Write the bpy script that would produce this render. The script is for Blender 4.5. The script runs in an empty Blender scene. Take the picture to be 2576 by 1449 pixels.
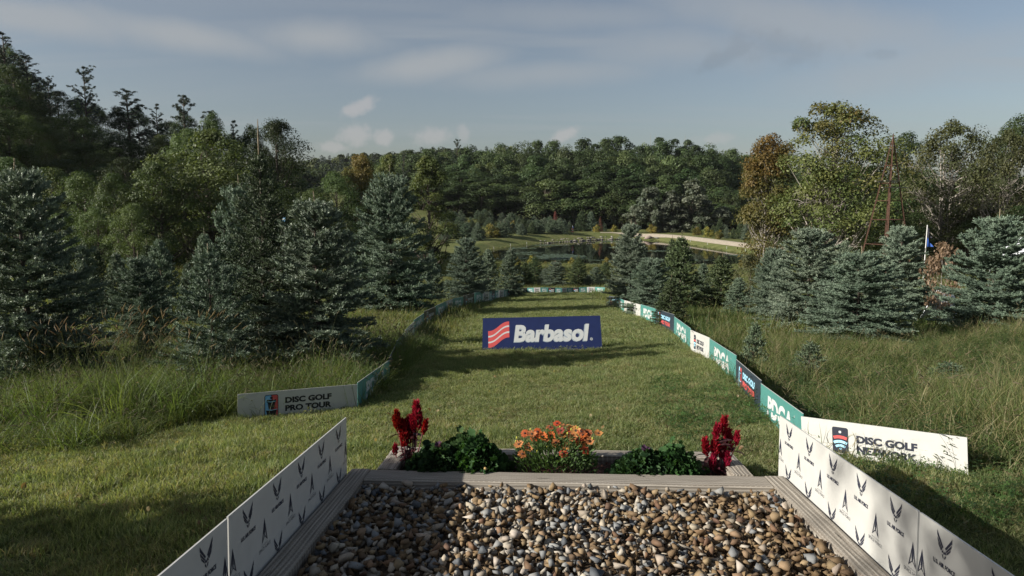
import bpy, bmesh, math, random
import numpy as np
from mathutils import Vector, Matrix

R = math.radians
random.seed(7)
rng = np.random.default_rng(7)
scene = bpy.context.scene
C = scene.collection

# ------------------------------------------------------------------ camera
FPX, CX, CY = 1717.0, 1288.0, 724.5          # focal length and centre in the units of a 2576 px wide frame
TH = math.atan((CY - 505.0) / FPX)           # the camera looks down by this much
cd = bpy.data.cameras.new('camera')
cd.sensor_width = 36.0
cd.lens = 36.0 * FPX / 2576.0
cd.clip_start = 0.05
cd.clip_end = 6000
cam = bpy.data.objects.new('camera', cd)
C.objects.link(cam)
cam.location = (0, 0, 0)
cam.rotation_euler = (math.pi / 2 - TH, 0, 0)
scene.camera = cam

# ------------------------------------------------------------------ sky and sun
SUN_EL, SUN_AZ = R(25.0), R(252.0)           # azimuth clockwise from +Y
world = bpy.data.worlds.new('World')
scene.world = world
world.use_nodes = True
wn, wl = world.node_tree.nodes, world.node_tree.links
bg = wn['Background']
bg.inputs[1].default_value = 0.053
sky = wn.new('ShaderNodeTexSky')
sky.sky_type = 'NISHITA'
sky.sun_disc = False
sky.sun_elevation = SUN_EL
sky.sun_rotation = SUN_AZ
sky.dust_density = 1.6
sky.air_density = 1.0
sky.ozone_density = 1.6
hs = wn.new('ShaderNodeHueSaturation')
hs.inputs['Saturation'].default_value = 0.78
wl.new(sky.outputs[0], hs.inputs['Color'])

def wmath(op, a, b=None, c=None, clamp=False):
    n = wn.new('ShaderNodeMath'); n.operation = op; n.use_clamp = clamp
    for i, v in enumerate((a, b, c)):
        if v is None: continue
        if isinstance(v, (int, float)): n.inputs[i].default_value = v
        else: wl.new(v, n.inputs[i])
    return n.outputs[0]

def wsmooth(v, lo, hi, o0=0.0, o1=1.0):
    n = wn.new('ShaderNodeMapRange'); n.interpolation_type = 'SMOOTHSTEP'
    n.inputs[1].default_value = lo; n.inputs[2].default_value = hi
    n.inputs[3].default_value = o0; n.inputs[4].default_value = o1
    wl.new(v, n.inputs[0]); return n.outputs[0]

tc = wn.new('ShaderNodeTexCoord')
sep = wn.new('ShaderNodeSeparateXYZ'); wl.new(tc.outputs['Generated'], sep.inputs[0])
dx, dy, dz = sep.outputs
up = wmath('ADD', wmath('MAXIMUM', dz, 0.0), 0.10)
pl = wn.new('ShaderNodeCombineXYZ')                       # a flat cloud layer seen from below
wl.new(wmath('DIVIDE', dx, up), pl.inputs[0]); wl.new(wmath('DIVIDE', dy, up), pl.inputs[1])
mp = wn.new('ShaderNodeMapping'); mp.inputs['Rotation'].default_value = (0, 0, R(-12)); mp.inputs['Scale'].default_value = (0.22, 1.15, 1)
mp.inputs['Location'].default_value = (3.1, 1.7, 0)
wl.new(pl.outputs[0], mp.inputs[0])
def wnoise(vec, scale, detail=5.0, rough=0.55, dist=0.0):
    n = wn.new('ShaderNodeTexNoise'); n.inputs['Scale'].default_value = scale; n.inputs['Detail'].default_value = detail
    n.inputs['Roughness'].default_value = rough; n.inputs['Distortion'].default_value = dist
    wl.new(vec, n.inputs['Vector']); return n.outputs[0]
cirrus = wsmooth(wnoise(mp.outputs[0], 1.1, 6, 0.5, 0.8), 0.44, 0.78, 0.0, 0.55)
# cloud banks at their own bearings: gnomonic coordinates round the due-forward direction of the world
fr = wmath('MAXIMUM', dy, 0.05)
gu, gv = wmath('DIVIDE', dx, fr), wmath('DIVIDE', dz, fr)
gn = wn.new('ShaderNodeCombineXYZ'); wl.new(gu, gn.inputs[0]); wl.new(gv, gn.inputs[1])
warp_soft = wnoise(gn.outputs[0], 4.0, 3, 0.5)
warp_hard = wnoise(gn.outputs[0], 26.0, 6, 0.62)
ahead = wsmooth(dy, 0.10, 0.35)

def pix_dir(px, py):
    xr, yd = (px - CX) / FPX, (py - CY) / FPX
    return Vector((xr, math.cos(TH) - yd * math.sin(TH), -math.sin(TH) - yd * math.cos(TH)))

def bank(px, py, hw, hh, rot, amp, hard=False):
    d = pix_dir(px, py); u, v = d.x / d.y, d.z / d.y
    du, dv = wmath('SUBTRACT', gu, u), wmath('SUBTRACT', gv, v)
    c, s = math.cos(R(rot)), math.sin(R(rot))
    a = wmath('ADD', wmath('MULTIPLY', du, c * FPX / hw), wmath('MULTIPLY', dv, s * FPX / hw))
    b = wmath('ADD', wmath('MULTIPLY', du, -s * FPX / hh), wmath('MULTIPLY', dv, c * FPX / hh))
    rr = wmath('SQRT', wmath('ADD', wmath('MULTIPLY', a, a), wmath('MULTIPLY', b, b)))
    if hard:
        rr = wmath('ADD', rr, wmath('MULTIPLY', wmath('SUBTRACT', warp_hard, 0.5), 3.2))
        m = wsmooth(rr, 0.30, 1.30, 1.0, 0.0)
    else:
        rr = wmath('ADD', rr, wmath('MULTIPLY', wmath('SUBTRACT', warp_soft, 0.5), 1.5))
        rr = wmath('ADD', rr, wmath('MULTIPLY', wmath('SUBTRACT', warp_hard, 0.5), 0.35))
        m = wsmooth(rr, 0.05, 1.25, 1.0, 0.0)
    return wmath('MULTIPLY', m, amp)

light_banks = [(60, 40, 330, 48, -8, .75), (470, 90, 330, 50, -10, .8), (800, 95, 230, 60, -2, .8), (1060, 165, 260, 48, 8, .8),
               (1380, 185, 330, 40, 3, .5), (1700, 120, 330, 70, 0, .5), (2050, 60, 560, 80, -8, .6), (2350, 150, 420, 70, 12, .45), (1450, 40, 420, 50, 0, .4)]
puffs = [(905, 268, 48, 17, 25, .55), (890, 340, 40, 28, 8, .5), (968, 345, 26, 20, 0, .5), (1092, 345, 48, 24, 0, .45),
         (1168, 333, 18, 20, 0, .35), (1412, 342, 42, 15, 24, .55), (835, 372, 50, 14, 0, .45), (1790, 350, 60, 14, 0, .3)]
darks = [(1850, 130, 120, 22, 24, .20), (1950, 120, 130, 45, -6, .15), (2225, 135, 40, 12, 0, .14)]
acc = wmath('MULTIPLY', cirrus, 1.0)
for b_ in light_banks: acc = wmath('MAXIMUM', acc, wmath('MULTIPLY', bank(*b_), ahead))
dark = None
for b_ in darks:
    m_ = wmath('MULTIPLY', bank(*b_, hard=True), ahead)
    dark = m_ if dark is None else wmath('MAXIMUM', dark, m_)
puff = None
for b_ in puffs:
    m_ = wmath('MULTIPLY', bank(*b_, hard=True), ahead)
    puff = m_ if puff is None else wmath('MAXIMUM', puff, m_)
def wmix(fac, a, col):
    n = wn.new('ShaderNodeMix'); n.data_type = 'RGBA'
    wl.new(fac, n.inputs['Factor']); wl.new(a, n.inputs[6])
    n.inputs[7].default_value = (*col, 1); return n.outputs[2]
skyc = wmix(acc, hs.outputs[0], (4.3, 4.55, 4.75))
skyc = wmix(dark, skyc, (1.5, 1.85, 2.3))
skyc = wmix(puff, skyc, (5.6, 5.35, 5.3))
wl.new(skyc, bg.inputs[0])

sd = bpy.data.lights.new('sun', 'SUN')
sd.energy = 5.0
sd.angle = R(0.55)
sd.color = (1.0, 0.94, 0.84)
sun = bpy.data.objects.new('sun', sd)
C.objects.link(sun)
SUN_DIR = Vector((math.cos(SUN_EL) * math.sin(SUN_AZ), math.cos(SUN_EL) * math.cos(SUN_AZ), math.sin(SUN_EL)))
sun.rotation_euler = SUN_DIR.to_track_quat('Z', 'Y').to_euler()

scene.view_settings.view_transform = 'Standard'
scene.view_settings.look = 'None'
scene.view_settings.exposure = 0.78
scene.view_settings.gamma = 1.0
scene.view_settings.use_curve_mapping = False
scene.render.engine = 'CYCLES'
cy = scene.cycles
cy.use_denoising = True
cy.max_bounces = 5; cy.diffuse_bounces = 3; cy.glossy_bounces = 2; cy.transmission_bounces = 3; cy.transparent_max_bounces = 4; cy.volume_bounces = 0
cy.caustics_reflective = False; cy.caustics_refractive = False

# ------------------------------------------------------------------ helpers
def link(o, parent=None):
    C.objects.link(o)
    if parent is not None: o.parent = parent
    return o

def obj(name, me, parent=None, loc=None, mat=None):
    o = bpy.data.objects.new(name, me)
    if loc is not None: o.location = loc
    if mat is not None and me is not None and len(me.materials) == 0: me.materials.append(mat)
    return link(o, parent)

def tag(o, label, cat, group=None, kind=None):
    if label: o['label'] = label
    if cat: o['category'] = cat
    if group: o['group'] = group
    if kind: o['kind'] = kind
    return o

def thing(name, label, cat, loc=(0, 0, 0), rotz=0.0, group=None):
    o = bpy.data.objects.new(name, None)
    o.empty_display_size = 0.1
    o.location = loc; o.rotation_euler = (0, 0, rotz)
    return tag(link(o), label, cat, group)

def dup(root, loc, rotz=0.0, scale=1.0, label=None, group=None):
    r = root.copy(); C.objects.link(r)
    r.location = loc; r.rotation_euler = (0, 0, rotz)
    r.scale = (scale, scale, scale) if isinstance(scale, (int, float)) else scale
    if label: r['label'] = label
    if group: r['group'] = group
    elif 'group' in r and group is None: del r['group']
    for ch in list(root.children):
        c = ch.copy(); C.objects.link(c); c.parent = r
        for g in ch.children:
            d = g.copy(); C.objects.link(d); d.parent = c
    return r

def mesh_np(name, verts, faces, mat=None, tint=None, smooth=False):
    verts = np.asarray(verts, np.float32); faces = np.asarray(faces, np.int32)
    me = bpy.data.meshes.new(name)
    k = faces.shape[1]
    me.vertices.add(len(verts)); me.vertices.foreach_set('co', verts.ravel())
    me.loops.add(faces.size); me.loops.foreach_set('vertex_index', faces.ravel())
    me.polygons.add(len(faces)); me.polygons.foreach_set('loop_start', np.arange(0, faces.size, k, dtype=np.int32))
    if smooth: me.polygons.foreach_set('use_smooth', np.ones(len(faces), bool))
    if tint is not None:
        a = me.color_attributes.new('tint', 'FLOAT_COLOR', 'POINT')
        t = np.ones((len(verts), 4), np.float32); t[:, :3] = tint
        a.data.foreach_set('color', t.ravel())
    me.update(calc_edges=True)
    if mat is not None: me.materials.append(mat)
    return me

def mesh_py(name, verts, faces, mat=None, smooth=False):
    me = bpy.data.meshes.new(name)
    me.from_pydata([tuple(v) for v in verts], [], [tuple(f) for f in faces])
    if smooth: me.polygons.foreach_set('use_smooth', np.ones(len(me.polygons), bool))
    me.update()
    if mat is not None: me.materials.append(mat)
    return me

class MB:
    """collects boxes, bars, tubes and polygons into one mesh"""
    def __init__(s): s.v, s.f = [], []
    def add(s, v, f):
        o = len(s.v); s.v += [tuple(p) for p in v]; s.f += [tuple(i + o for i in q) for q in f]; return s
    def box(s, x0, x1, y0, y1, z0, z1):
        v = [(x, y, z) for z in (z0, z1) for y in (y0, y1) for x in (x0, x1)]
        return s.add(v, [(0, 2, 3, 1), (4, 5, 7, 6), (0, 1, 5, 4), (2, 6, 7, 3), (0, 4, 6, 2), (1, 3, 7, 5)])
    def tube(s, pts, rad, n=6, cap=True):
        v, f = tube_np(pts, rad, n)
        o = len(s.v); s.add(v, f)
        if cap: s.f.append(tuple(o + i for i in range(n))[::-1]); s.f.append(tuple(o + len(v) - n + i for i in range(n)))
        return s
    def poly(s, pts2, z=0.0):                     # a flat print in the x-z plane at y=z
        o = len(s.v); s.v += [(x, z, y) for x, y in pts2]; s.f.append(tuple(range(o, o + len(pts2)))); return s
    def mesh(s, name, mat=None, smooth=False): return mesh_py(name, s.v, s.f, mat, smooth)
    def build(s, name, mat=None, parent=None, smooth=False): return obj(name, s.mesh(name, mat, smooth), parent)

def tube_np(pts, rad, n=6):
    pts = np.asarray(pts, float); m = len(pts)
    rad = np.broadcast_to(np.asarray(rad, float), (m,))
    t = np.gradient(pts, axis=0); t /= np.linalg.norm(t, axis=1)[:, None] + 1e-9
    ref = np.where(np.abs(t[:, 2:3]) > 0.9, np.array([[1., 0, 0]]), np.array([[0, 0, 1.]]))
    if m > 1: ref = np.repeat(ref[:1], m, 0)
    a = np.cross(t, ref); a /= np.linalg.norm(a, axis=1)[:, None] + 1e-9
    b = np.cross(t, a)
    an = np.arange(n) * 2 * math.pi / n
    v = pts[:, None] + rad[:, None, None] * (a[:, None] * np.cos(an)[None, :, None] + b[:, None] * np.sin(an)[None, :, None])
    f = []
    for i in range(m - 1):
        for j in range(n):
            k = (j + 1) % n
            f.append((i * n + j, i * n + k, (i + 1) * n + k, (i + 1) * n + j))
    return v.reshape(-1, 3), f

# ------------------------------------------------------------------ materials
def new_mat(name):
    m = bpy.data.materials.new(name); m.use_nodes = True
    nt = m.node_tree
    return m, nt.nodes, nt.links, nt.nodes['Principled BSDF'], nt.nodes['Material Output']

def nmath(n, l, op, a, b=None):
    k = n.new('ShaderNodeMath'); k.operation = op
    for i, v in enumerate((a, b)):
        if v is None: continue
        if isinstance(v, (int, float)): k.inputs[i].default_value = v
        else: l.new(v, k.inputs[i])
    return k.outputs[0]

def plain(name, col, rough=0.6, spec=0.4, metal=0.0, noise=0.12, scale=30.0, bump=0.0, dirt=None):
    """one colour broken up by fine noise, optional dirt flecks"""
    m, n, l, b, o = new_mat(name)
    t = n.new('ShaderNodeTexCoord')
    z = n.new('ShaderNodeTexNoise'); z.inputs['Scale'].default_value = scale; z.inputs['Detail'].default_value = 6
    l.new(t.outputs['Object'], z.inputs['Vector'])
    r = n.new('ShaderNodeValToRGB')
    r.color_ramp.elements[0].position = 0.3; r.color_ramp.elements[1].position = 0.75
    r.color_ramp.elements[0].color = (*[c * (1 - noise) for c in col], 1)
    r.color_ramp.elements[1].color = (*[min(1, c * (1 + noise)) for c in col], 1)
    l.new(z.outputs[0], r.inputs[0])
    out = r.outputs[0]
    if dirt:
        z2 = n.new('ShaderNodeTexNoise'); z2.inputs['Scale'].default_value = scale * 2.6; z2.inputs['Detail'].default_value = 8; z2.inputs['Roughness'].default_value = 0.7
        l.new(t.outputs['Object'], z2.inputs['Vector'])
        r2 = n.new('ShaderNodeValToRGB'); r2.color_ramp.elements[0].position = dirt[1]; r2.color_ramp.elements[1].position = dirt[1] + 0.06
        l.new(z2.outputs[0], r2.inputs[0])
        mx = n.new('ShaderNodeMix'); mx.data_type = 'RGBA'; l.new(r2.outputs[0], mx.inputs['Factor']); l.new(out, mx.inputs[6]); mx.inputs[7].default_value = (*dirt[0], 1)
        out = mx.outputs[2]
    l.new(out, b.inputs['Base Color'])
    b.inputs['Roughness'].default_value = rough; b.inputs['Specular IOR Level'].default_value = spec; b.inputs['Metallic'].default_value = metal
    if bump:
        bp = n.new('ShaderNodeBump'); bp.inputs['Strength'].default_value = bump; bp.inputs['Distance'].default_value = 0.01
        l.new(z.outputs[0], bp.inputs['Height']); l.new(bp.outputs[0], b.inputs['Normal'])
    return m

def leafy(name, trans=0.30, rough=0.5, spec=0.25, var=0.25, sat=1.0):
    """colour from the mesh's own tint, varied from one copy to the next"""
    m, n, l, b, o = new_mat(name)
    a = n.new('ShaderNodeAttribute'); a.attribute_name = 'tint'
    oi = n.new('ShaderNodeObjectInfo')
    mr = n.new('ShaderNodeMapRange'); mr.inputs[3].default_value = 1 - var; mr.inputs[4].default_value = 1 + var
    l.new(oi.outputs['Random'], mr.inputs[0])
    wn_ = n.new('ShaderNodeTexWhiteNoise'); wn_.noise_dimensions = '1D'; l.new(oi.outputs['Random'], wn_.inputs['W'])
    mh = n.new('ShaderNodeMapRange'); mh.inputs[3].default_value = 0.485; mh.inputs[4].default_value = 0.515; l.new(wn_.outputs[0], mh.inputs[0])
    h = n.new('ShaderNodeHueSaturation'); h.inputs['Saturation'].default_value = sat
    l.new(mh.outputs[0], h.inputs['Hue']); l.new(mr.outputs[0], h.inputs['Value']); l.new(a.outputs['Color'], h.inputs['Color'])
    l.new(h.outputs[0], b.inputs['Base Color'])
    b.inputs['Roughness'].default_value = rough; b.inputs['Specular IOR Level'].default_value = spec
    tr = n.new('ShaderNodeBsdfTranslucent')
    g = n.new('ShaderNodeMix'); g.data_type = 'RGBA'; g.blend_type = 'MULTIPLY'; g.inputs['Factor'].default_value = 1
    l.new(h.outputs[0], g.inputs[6]); g.inputs[7].default_value = (1.25, 1.25, 0.6, 1); l.new(g.outputs[2], tr.inputs['Color'])
    ms = n.new('ShaderNodeMixShader'); ms.inputs[0].default_value = trans
    l.new(b.outputs[0], ms.inputs[1]); l.new(tr.outputs[0], ms.inputs[2]); l.new(ms.outputs[0], o.inputs['Surface'])
    return m

M_LEAF = leafy('leaf', 0.30, 0.55, 0.25, 0.36)
M_NEEDLE = leafy('needle', 0.06, 0.5, 0.35, 0.15)
M_GRASS = leafy('grass_blade', 0.48, 0.5, 0.3, 0.16)
M_FLOWER = leafy('petal', 0.30, 0.6, 0.2, 0.12)
M_STONE = leafy('stone', 0.0, 0.75, 0.3, 0.05)
def bark(name, c0, c1, scale=6.0):
    m, n, l, b, o = new_mat(name)
    t = n.new('ShaderNodeTexCoord'); mp_ = n.new('ShaderNodeMapping'); mp_.inputs['Scale'].default_value = (scale, scale, scale * 0.25)
    z = n.new('ShaderNodeTexNoise'); z.inputs['Scale'].default_value = 2.0; z.inputs['Detail'].default_value = 7
    r = n.new('ShaderNodeValToRGB'); r.color_ramp.elements[0].color = (*c0, 1); r.color_ramp.elements[1].color = (*c1, 1)
    r.color_ramp.elements[0].position = 0.35; r.color_ramp.elements[1].position = 0.68
    l.new(t.outputs['Object'], mp_.inputs[0]); l.new(mp_.outputs[0], z.inputs['Vector']); l.new(z.outputs[0], r.inputs[0]); l.new(r.outputs[0], b.inputs['Base Color'])
    bp = n.new('ShaderNodeBump'); bp.inputs['Strength'].default_value = 0.6; bp.inputs['Distance'].default_value = 0.03
    l.new(z.outputs[0], bp.inputs['Height']); l.new(bp.outputs[0], b.inputs['Normal'])
    b.inputs['Roughness'].default_value = 0.85; b.inputs['Specular IOR Level'].default_value = 0.15
    return m
M_BARK = bark('bark', (0.045, 0.037, 0.03), (0.13, 0.11, 0.09))
M_BARKL = bark('pale_bark', (0.17, 0.15, 0.13), (0.38, 0.35, 0.31))
M_TWIG = bark('twig', (0.14, 0.11, 0.075), (0.28, 0.24, 0.17), 20)

# ------------------------------------------------------------------ the lie of the land (camera eye at z = 0)
DY = np.array([-60, -10, 0, 3, 4.6, 6, 8, 10, 13, 17, 23, 30, 40, 53, 70, 90, 105, 118, 150, 190, 230, 300, 420, 550, 700, 1500.])
DD = np.array([1.5, 1.75, 1.87, 1.96, 2.06, 2.22, 2.50, 2.76, 3.10, 3.54, 4.18, 4.92, 5.85, 6.95, 8.1, 9.0, 9.5, 9.6, 9.2, 8.8, 8.3, 7.0, -2, -15, -19, -19.])
_ty = np.concatenate([np.arange(-60, 130, 0.25), np.arange(130, 1500, 2.0)])
_td = np.interp(_ty, DY, DD)
for _ in range(3): _td[4:-4] = sum(_td[4 + k:len(_td) - 4 + k] for k in range(-4, 5)) / 9.0
WATER = -10.25
POND = np.array([(-5, 137), (-3, 146), (1.5, 156), (7, 164), (14, 172), (24, 181), (33, 183), (36, 178), (39, 168), (41, 156), (43, 142), (45, 131), (46.5, 121), (47, 112),
                 (42, 105), (33, 102), (22, 102), (11, 104), (2, 108), (-3, 116), (-6, 127)], float)

def sstep(x, a, b):
    t = np.clip((x - a) / (b - a), 0, 1); return t * t * (3 - 2 * t)

def pond_sd(X, Y):
    """signed distance to the shore, negative in the water"""
    X, Y = np.asarray(X, float), np.asarray(Y, float)
    P = POND; Q = np.roll(P, -1, 0)
    best = np.full(X.shape, 1e9); inside = np.zeros(X.shape, bool)
    for (ax, ay), (bx, by) in zip(P, Q):
        ex, ey = bx - ax, by - ay
        t = np.clip(((X - ax) * ex + (Y - ay) * ey) / (ex * ex + ey * ey), 0, 1)
        best = np.minimum(best, np.hypot(X - ax - t * ex, Y - ay - t * ey))
        c = ((ay > Y) != (by > Y)) & (X < (bx - ax) * (Y - ay) / (by - ay + 1e-12) + ax)
        inside ^= c
    return np.where(inside, -best, best)

def G(X, Y):
    X, Y = np.asarray(X, float), np.asarray(Y, float)
    z = -np.interp(Y, _ty, _td)
    z = z + 0.035 * X * np.exp(-(Y / 28.0) ** 2) * (np.abs(X) < 40)
    z = z + 0.11 * np.maximum(0, -X - 6 - 0.05 * Y) * sstep(Y, 12, 45) * (1 - 0.75 * sstep(Y, 130, 200))       # rises to the left
    z = z + 0.30 * np.maximum(0, -X - 34) * sstep(Y, 40, 75) * (1 - sstep(Y, 120, 210))      # wooded hill on the left
    z = z + 0.13 * np.maximum(0, 16 - X) * sstep(Y, 150, 215) * (1 - 0.6 * sstep(Y, 230, 300)) * (X > -60)
    z = z + 0.06 * np.maximum(0, X - 14 - 0.1 * Y) * sstep(Y, 10, 40) * (1 - sstep(Y, 60, 100))
    z = z + 7 * np.sin(X / 95.0 + 1.6) * sstep(Y, 380, 560)
    z = z + 0.03 * np.sin(X * 1.7 + 0.6 * Y) * np.sin(Y * 1.3 + 1.0) * sstep(Y, 6, 12)
    far = (Y > 95) & (Y < 215) & (X > -40) & (X < 80)
    if np.any(far):
        s = pond_sd(X, Y)
        bankz = np.where(s < 0, WATER - 0.9, WATER - 0.25 + 0.28 * s)
        dam = WATER + 1.35                                    # the dam on the right carries a track
        wd = sstep(X, 29, 38) * (1 - sstep(s, 9, 22)); nat = z * (1 - wd) + dam * wd
        z = np.where(far, np.where(s < 8, np.minimum(nat, bankz) * (1 - sstep(s, 5, 8)) + nat * sstep(s, 5, 8), nat), z)
    return z

def g1(x, y): return float(G(np.array([x]), np.array([y]))[0])

def ray(px, py, y0=1.5, y1=420.0):
    """where the line of sight through a frame position meets the ground"""
    d = pix_dir(px, py); Y = np.concatenate([np.arange(y0, 60, 0.05), np.arange(60, y1, 0.5)])
    X = Y * d.x / d.y; Z = Y * d.z / d.y
    hit = np.nonzero(Z <= G(X, Y))[0]
    i = hit[0] if len(hit) else len(Y) - 1
    return Vector((X[i], Y[i], g1(X[i], Y[i])))

def at(px, py, Y):
    d = pix_dir(px, py); return Vector((Y * d.x / d.y, Y, Y * d.z / d.y))

def xat(px, Y): return at(px, 600, Y).x

# ------------------------------------------------------------------ ground
def ground_mesh():
    ys = np.concatenate([np.arange(-14, 20, 0.45), np.arange(20, 60, 1.0), np.arange(60, 104, 2.0), np.arange(104, 200, 1.2), np.arange(200, 300, 5.0), np.arange(300, 1500, 28.0)])
    us = np.concatenate([-np.geomspace(1, 420, 95)[::-1], np.linspace(-0.95, 0.95, 15), np.geomspace(1, 420, 95)])
    X = np.concatenate([np.linspace(-420, -70, 26)[:-1], np.linspace(-70, -24, 32)[:-1], np.linspace(-24, 24, 97)[:-1], np.linspace(24, 70, 40)[:-1], np.linspace(70, 460, 28)])
    XX, YY = np.meshgrid(X, ys)
    sc_ = np.where(YY > 200, 1 + (YY - 200) / 600, 1.0)
    XX = XX * sc_
    ZZ = G(XX, YY)
    v = np.stack([XX, YY, ZZ], -1).reshape(-1, 3)
    nx, ny = len(X), len(ys)
    i = np.arange((ny - 1) * nx).reshape(ny - 1, nx)[:, :-1].ravel()
    f = np.stack([i, i + 1, i + nx + 1, i + nx], 1)
    return mesh_np('ground', v, f, None, None, True)

m, n, l, b, o = new_mat('turf')
t = n.new('ShaderNodeTexCoord')
def tn(scale, det=6, rough=0.6):
    z = n.new('ShaderNodeTexNoise'); z.inputs['Scale'].default_value = scale; z.inputs['Detail'].default_value = det; z.inputs['Roughness'].default_value = rough
    l.new(t.outputs['Object'], z.inputs['Vector']); return z.outputs[0]
def ramp(v, p0, c0, p1, c1):
    r = n.new('ShaderNodeValToRGB'); r.color_ramp.elements[0].position = p0; r.color_ramp.elements[1].position = p1
    r.color_ramp.elements[0].color = (*c0, 1); r.color_ramp.elements[1].color = (*c1, 1); l.new(v, r.inputs[0]); return r.outputs[0]
c_a = ramp(tn(0.35), 0.35, (0.110, 0.140, 0.048), 0.7, (0.190, 0.195, 0.085))
c_b = ramp(tn(7.0, 8, 0.75), 0.35, (0.55, 0.55, 0.5), 0.72, (1.25, 1.2, 1.1))
mx = n.new('ShaderNodeMix'); mx.data_type = 'RGBA'; mx.blend_type = 'MULTIPLY'; mx.inputs['Factor'].default_value = 1
l.new(c_a, mx.inputs[6]); l.new(c_b, mx.inputs[7])
l.new(mx.outputs[2], b.inputs['Base Color']); b.inputs['Roughness'].default_value = 0.9; b.inputs['Specular IOR Level'].default_value = 0.1
bp = n.new('ShaderNodeBump'); bp.inputs['Strength'].default_value = 1.0; bp.inputs['Distance'].default_value = 0.12
l.new(tn(3.5, 8, 0.8), bp.inputs['Height']); l.new(bp.outputs[0], b.inputs['Normal'])
M_TURF = m
ground = obj('ground', ground_mesh(), mat=M_TURF)
tag(ground, 'grassy ground falling from the tee to the pond and rising in wooded hills', None, kind='structure')

# ------------------------------------------------------------------ pond, dam track
m, n, l, b, o = new_mat('pond_water')
b.inputs['Base Color'].default_value = (0.008, 0.010, 0.008, 1); b.inputs['Roughness'].default_value = 0.04; b.inputs['IOR'].default_value = 1.33
t = n.new('ShaderNodeTexCoord'); z = n.new('ShaderNodeTexNoise'); z.inputs['Scale'].default_value = 1.2; z.inputs['Detail'].default_value = 3
l.new(t.outputs['Object'], z.inputs['Vector']); bp = n.new('ShaderNodeBump'); bp.inputs['Strength'].default_value = 0.05; bp.inputs['Distance'].default_value = 0.05
l.new(z.outputs[0], bp.inputs['Height']); l.new(bp.outputs[0], b.inputs['Normal'])
M_WATER = m
pc = POND.mean(0)
pv = [(pc[0], pc[1], WATER)] + [(pc[0] + (x - pc[0]) * 1.06, pc[1] + (y - pc[1]) * 1.06, WATER) for x, y in POND]
pf = [(0, i, i % len(POND) + 1) for i in range(1, len(POND) + 1)]
pond = obj('pond_water', mesh_py('pond_water', pv, pf, M_WATER))
tag(pond, 'dark still pond with floating lily pads below the lawn', None, kind='structure')
# lily pads: thousands of floating discs
pads_v, pads_f, pads_t = [], [], []
def pad_cluster(cx, cy, rx, ry, n_, r0=0.20, r1=0.42):
    for _ in range(n_):
        a, q = rng.uniform(0, 6.283), math.sqrt(rng.uniform())
        x, y = cx + rx * q * math.cos(a) + rng.normal(0, rx * .08), cy + ry * q * math.sin(a) + rng.normal(0, ry * .1)
        if pond_sd(np.array([x]), np.array([y]))[0] > -0.4: continue
        r_ = rng.uniform(r0, r1); o_ = len(pads_v); st = rng.uniform(0, 6.283); zz = WATER + 0.012 + rng.uniform(0, .012)
        pads_v.append((x, y, zz))
        for k in range(8):
            an = st + k * 5.8 / 7; pads_v.append((x + r_ * math.cos(an), y + r_ * math.sin(an), zz + rng.uniform(0, .03)))
        for k in range(7): pads_f.append((o_, o_ + 1 + k, o_ + 2 + k))
        g_ = rng.uniform(.8, 1.25); pads_t.extend([(0.12 * g_, 0.17 * g_, 0.12 * g_)] * 9)
for c_ in [(9, 125, 4.5, 7, 430), (3, 134, 3, 4, 70), (2, 148, 3, 2.5, 60), (9, 158, 4, 2, 80), (27, 173, 4, 2, 100), (24, 150, 3, 1.5, 40),
           (29, 140, 3, 2, 60), (20, 118, 6, 2, 70), (31, 118, 5, 2, 60), (0, 122, 3, 2, 50), (43, 128, 2, 2.5, 80), (11, 110, 5, 2, 60)]:
    pad_cluster(*c_)
tag(obj('lily_pads', mesh_np('lily_pads', pads_v, pads_f, M_LEAF, np.array(pads_t))), 'pale green lily pads scattered over the dark pond', 'lily pads', kind='stuff')

# gravel track along the dam, 6 mm above the ground
m, n, l, b, o = new_mat('track_gravel')
t = n.new('ShaderNodeTexCoord')
c_a = ramp(tn(2.0, 8, 0.7), 0.3, (0.24, 0.20, 0.15), 0.7, (0.42, 0.37, 0.29))
l.new(c_a, b.inputs['Base Color']); b.inputs['Roughness'].default_value = 0.95
M_TRACK = m
tr_c = [(24.5, 190), (32, 188.5), (38, 184), (42, 177), (44.5, 166), (46.5, 153), (48.5, 140), (50.5, 129), (52, 120), (53, 112), (54, 102), (58, 92)]
tp = np.array(tr_c, float)
tt = np.linspace(0, len(tp) - 1, 90)
px_ = np.interp(tt, np.arange(len(tp)), tp[:, 0]); py_ = np.interp(tt, np.arange(len(tp)), tp[:, 1])
for _ in range(6):
    px_[1:-1] = (px_[:-2] + px_[1:-1] + px_[2:]) / 3; py_[1:-1] = (py_[:-2] + py_[1:-1] + py_[2:]) / 3
tdx, tdy = np.gradient(px_), np.gradient(py_); tl = np.hypot(tdx, tdy); nx_, ny_ = -tdy / tl, tdx / tl
tv = []
for w_ in np.linspace(-1.5, 1.5, 7):
    x_, y_ = px_ + nx_ * w_, py_ + ny_ * w_
    tv.append(np.stack([x_, y_, G(x_, y_) + 0.05], 1))
tv = np.stack(tv, 1).reshape(-1, 3)
tf = [(i * 7 + j, (i + 1) * 7 + j, (i + 1) * 7 + j + 1, i * 7 + j + 1) for i in range(89) for j in range(6)]
trk = obj('gravel_track', mesh_np('gravel_track', tv, tf, M_TRACK, None, True))
tag(trk, 'pale gravel track running along the dam of the pond', None, kind='structure')

# ------------------------------------------------------------------ trees: builders
def norm(a): return a / (np.linalg.norm(a, axis=-1, keepdims=True) + 1e-9)

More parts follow.
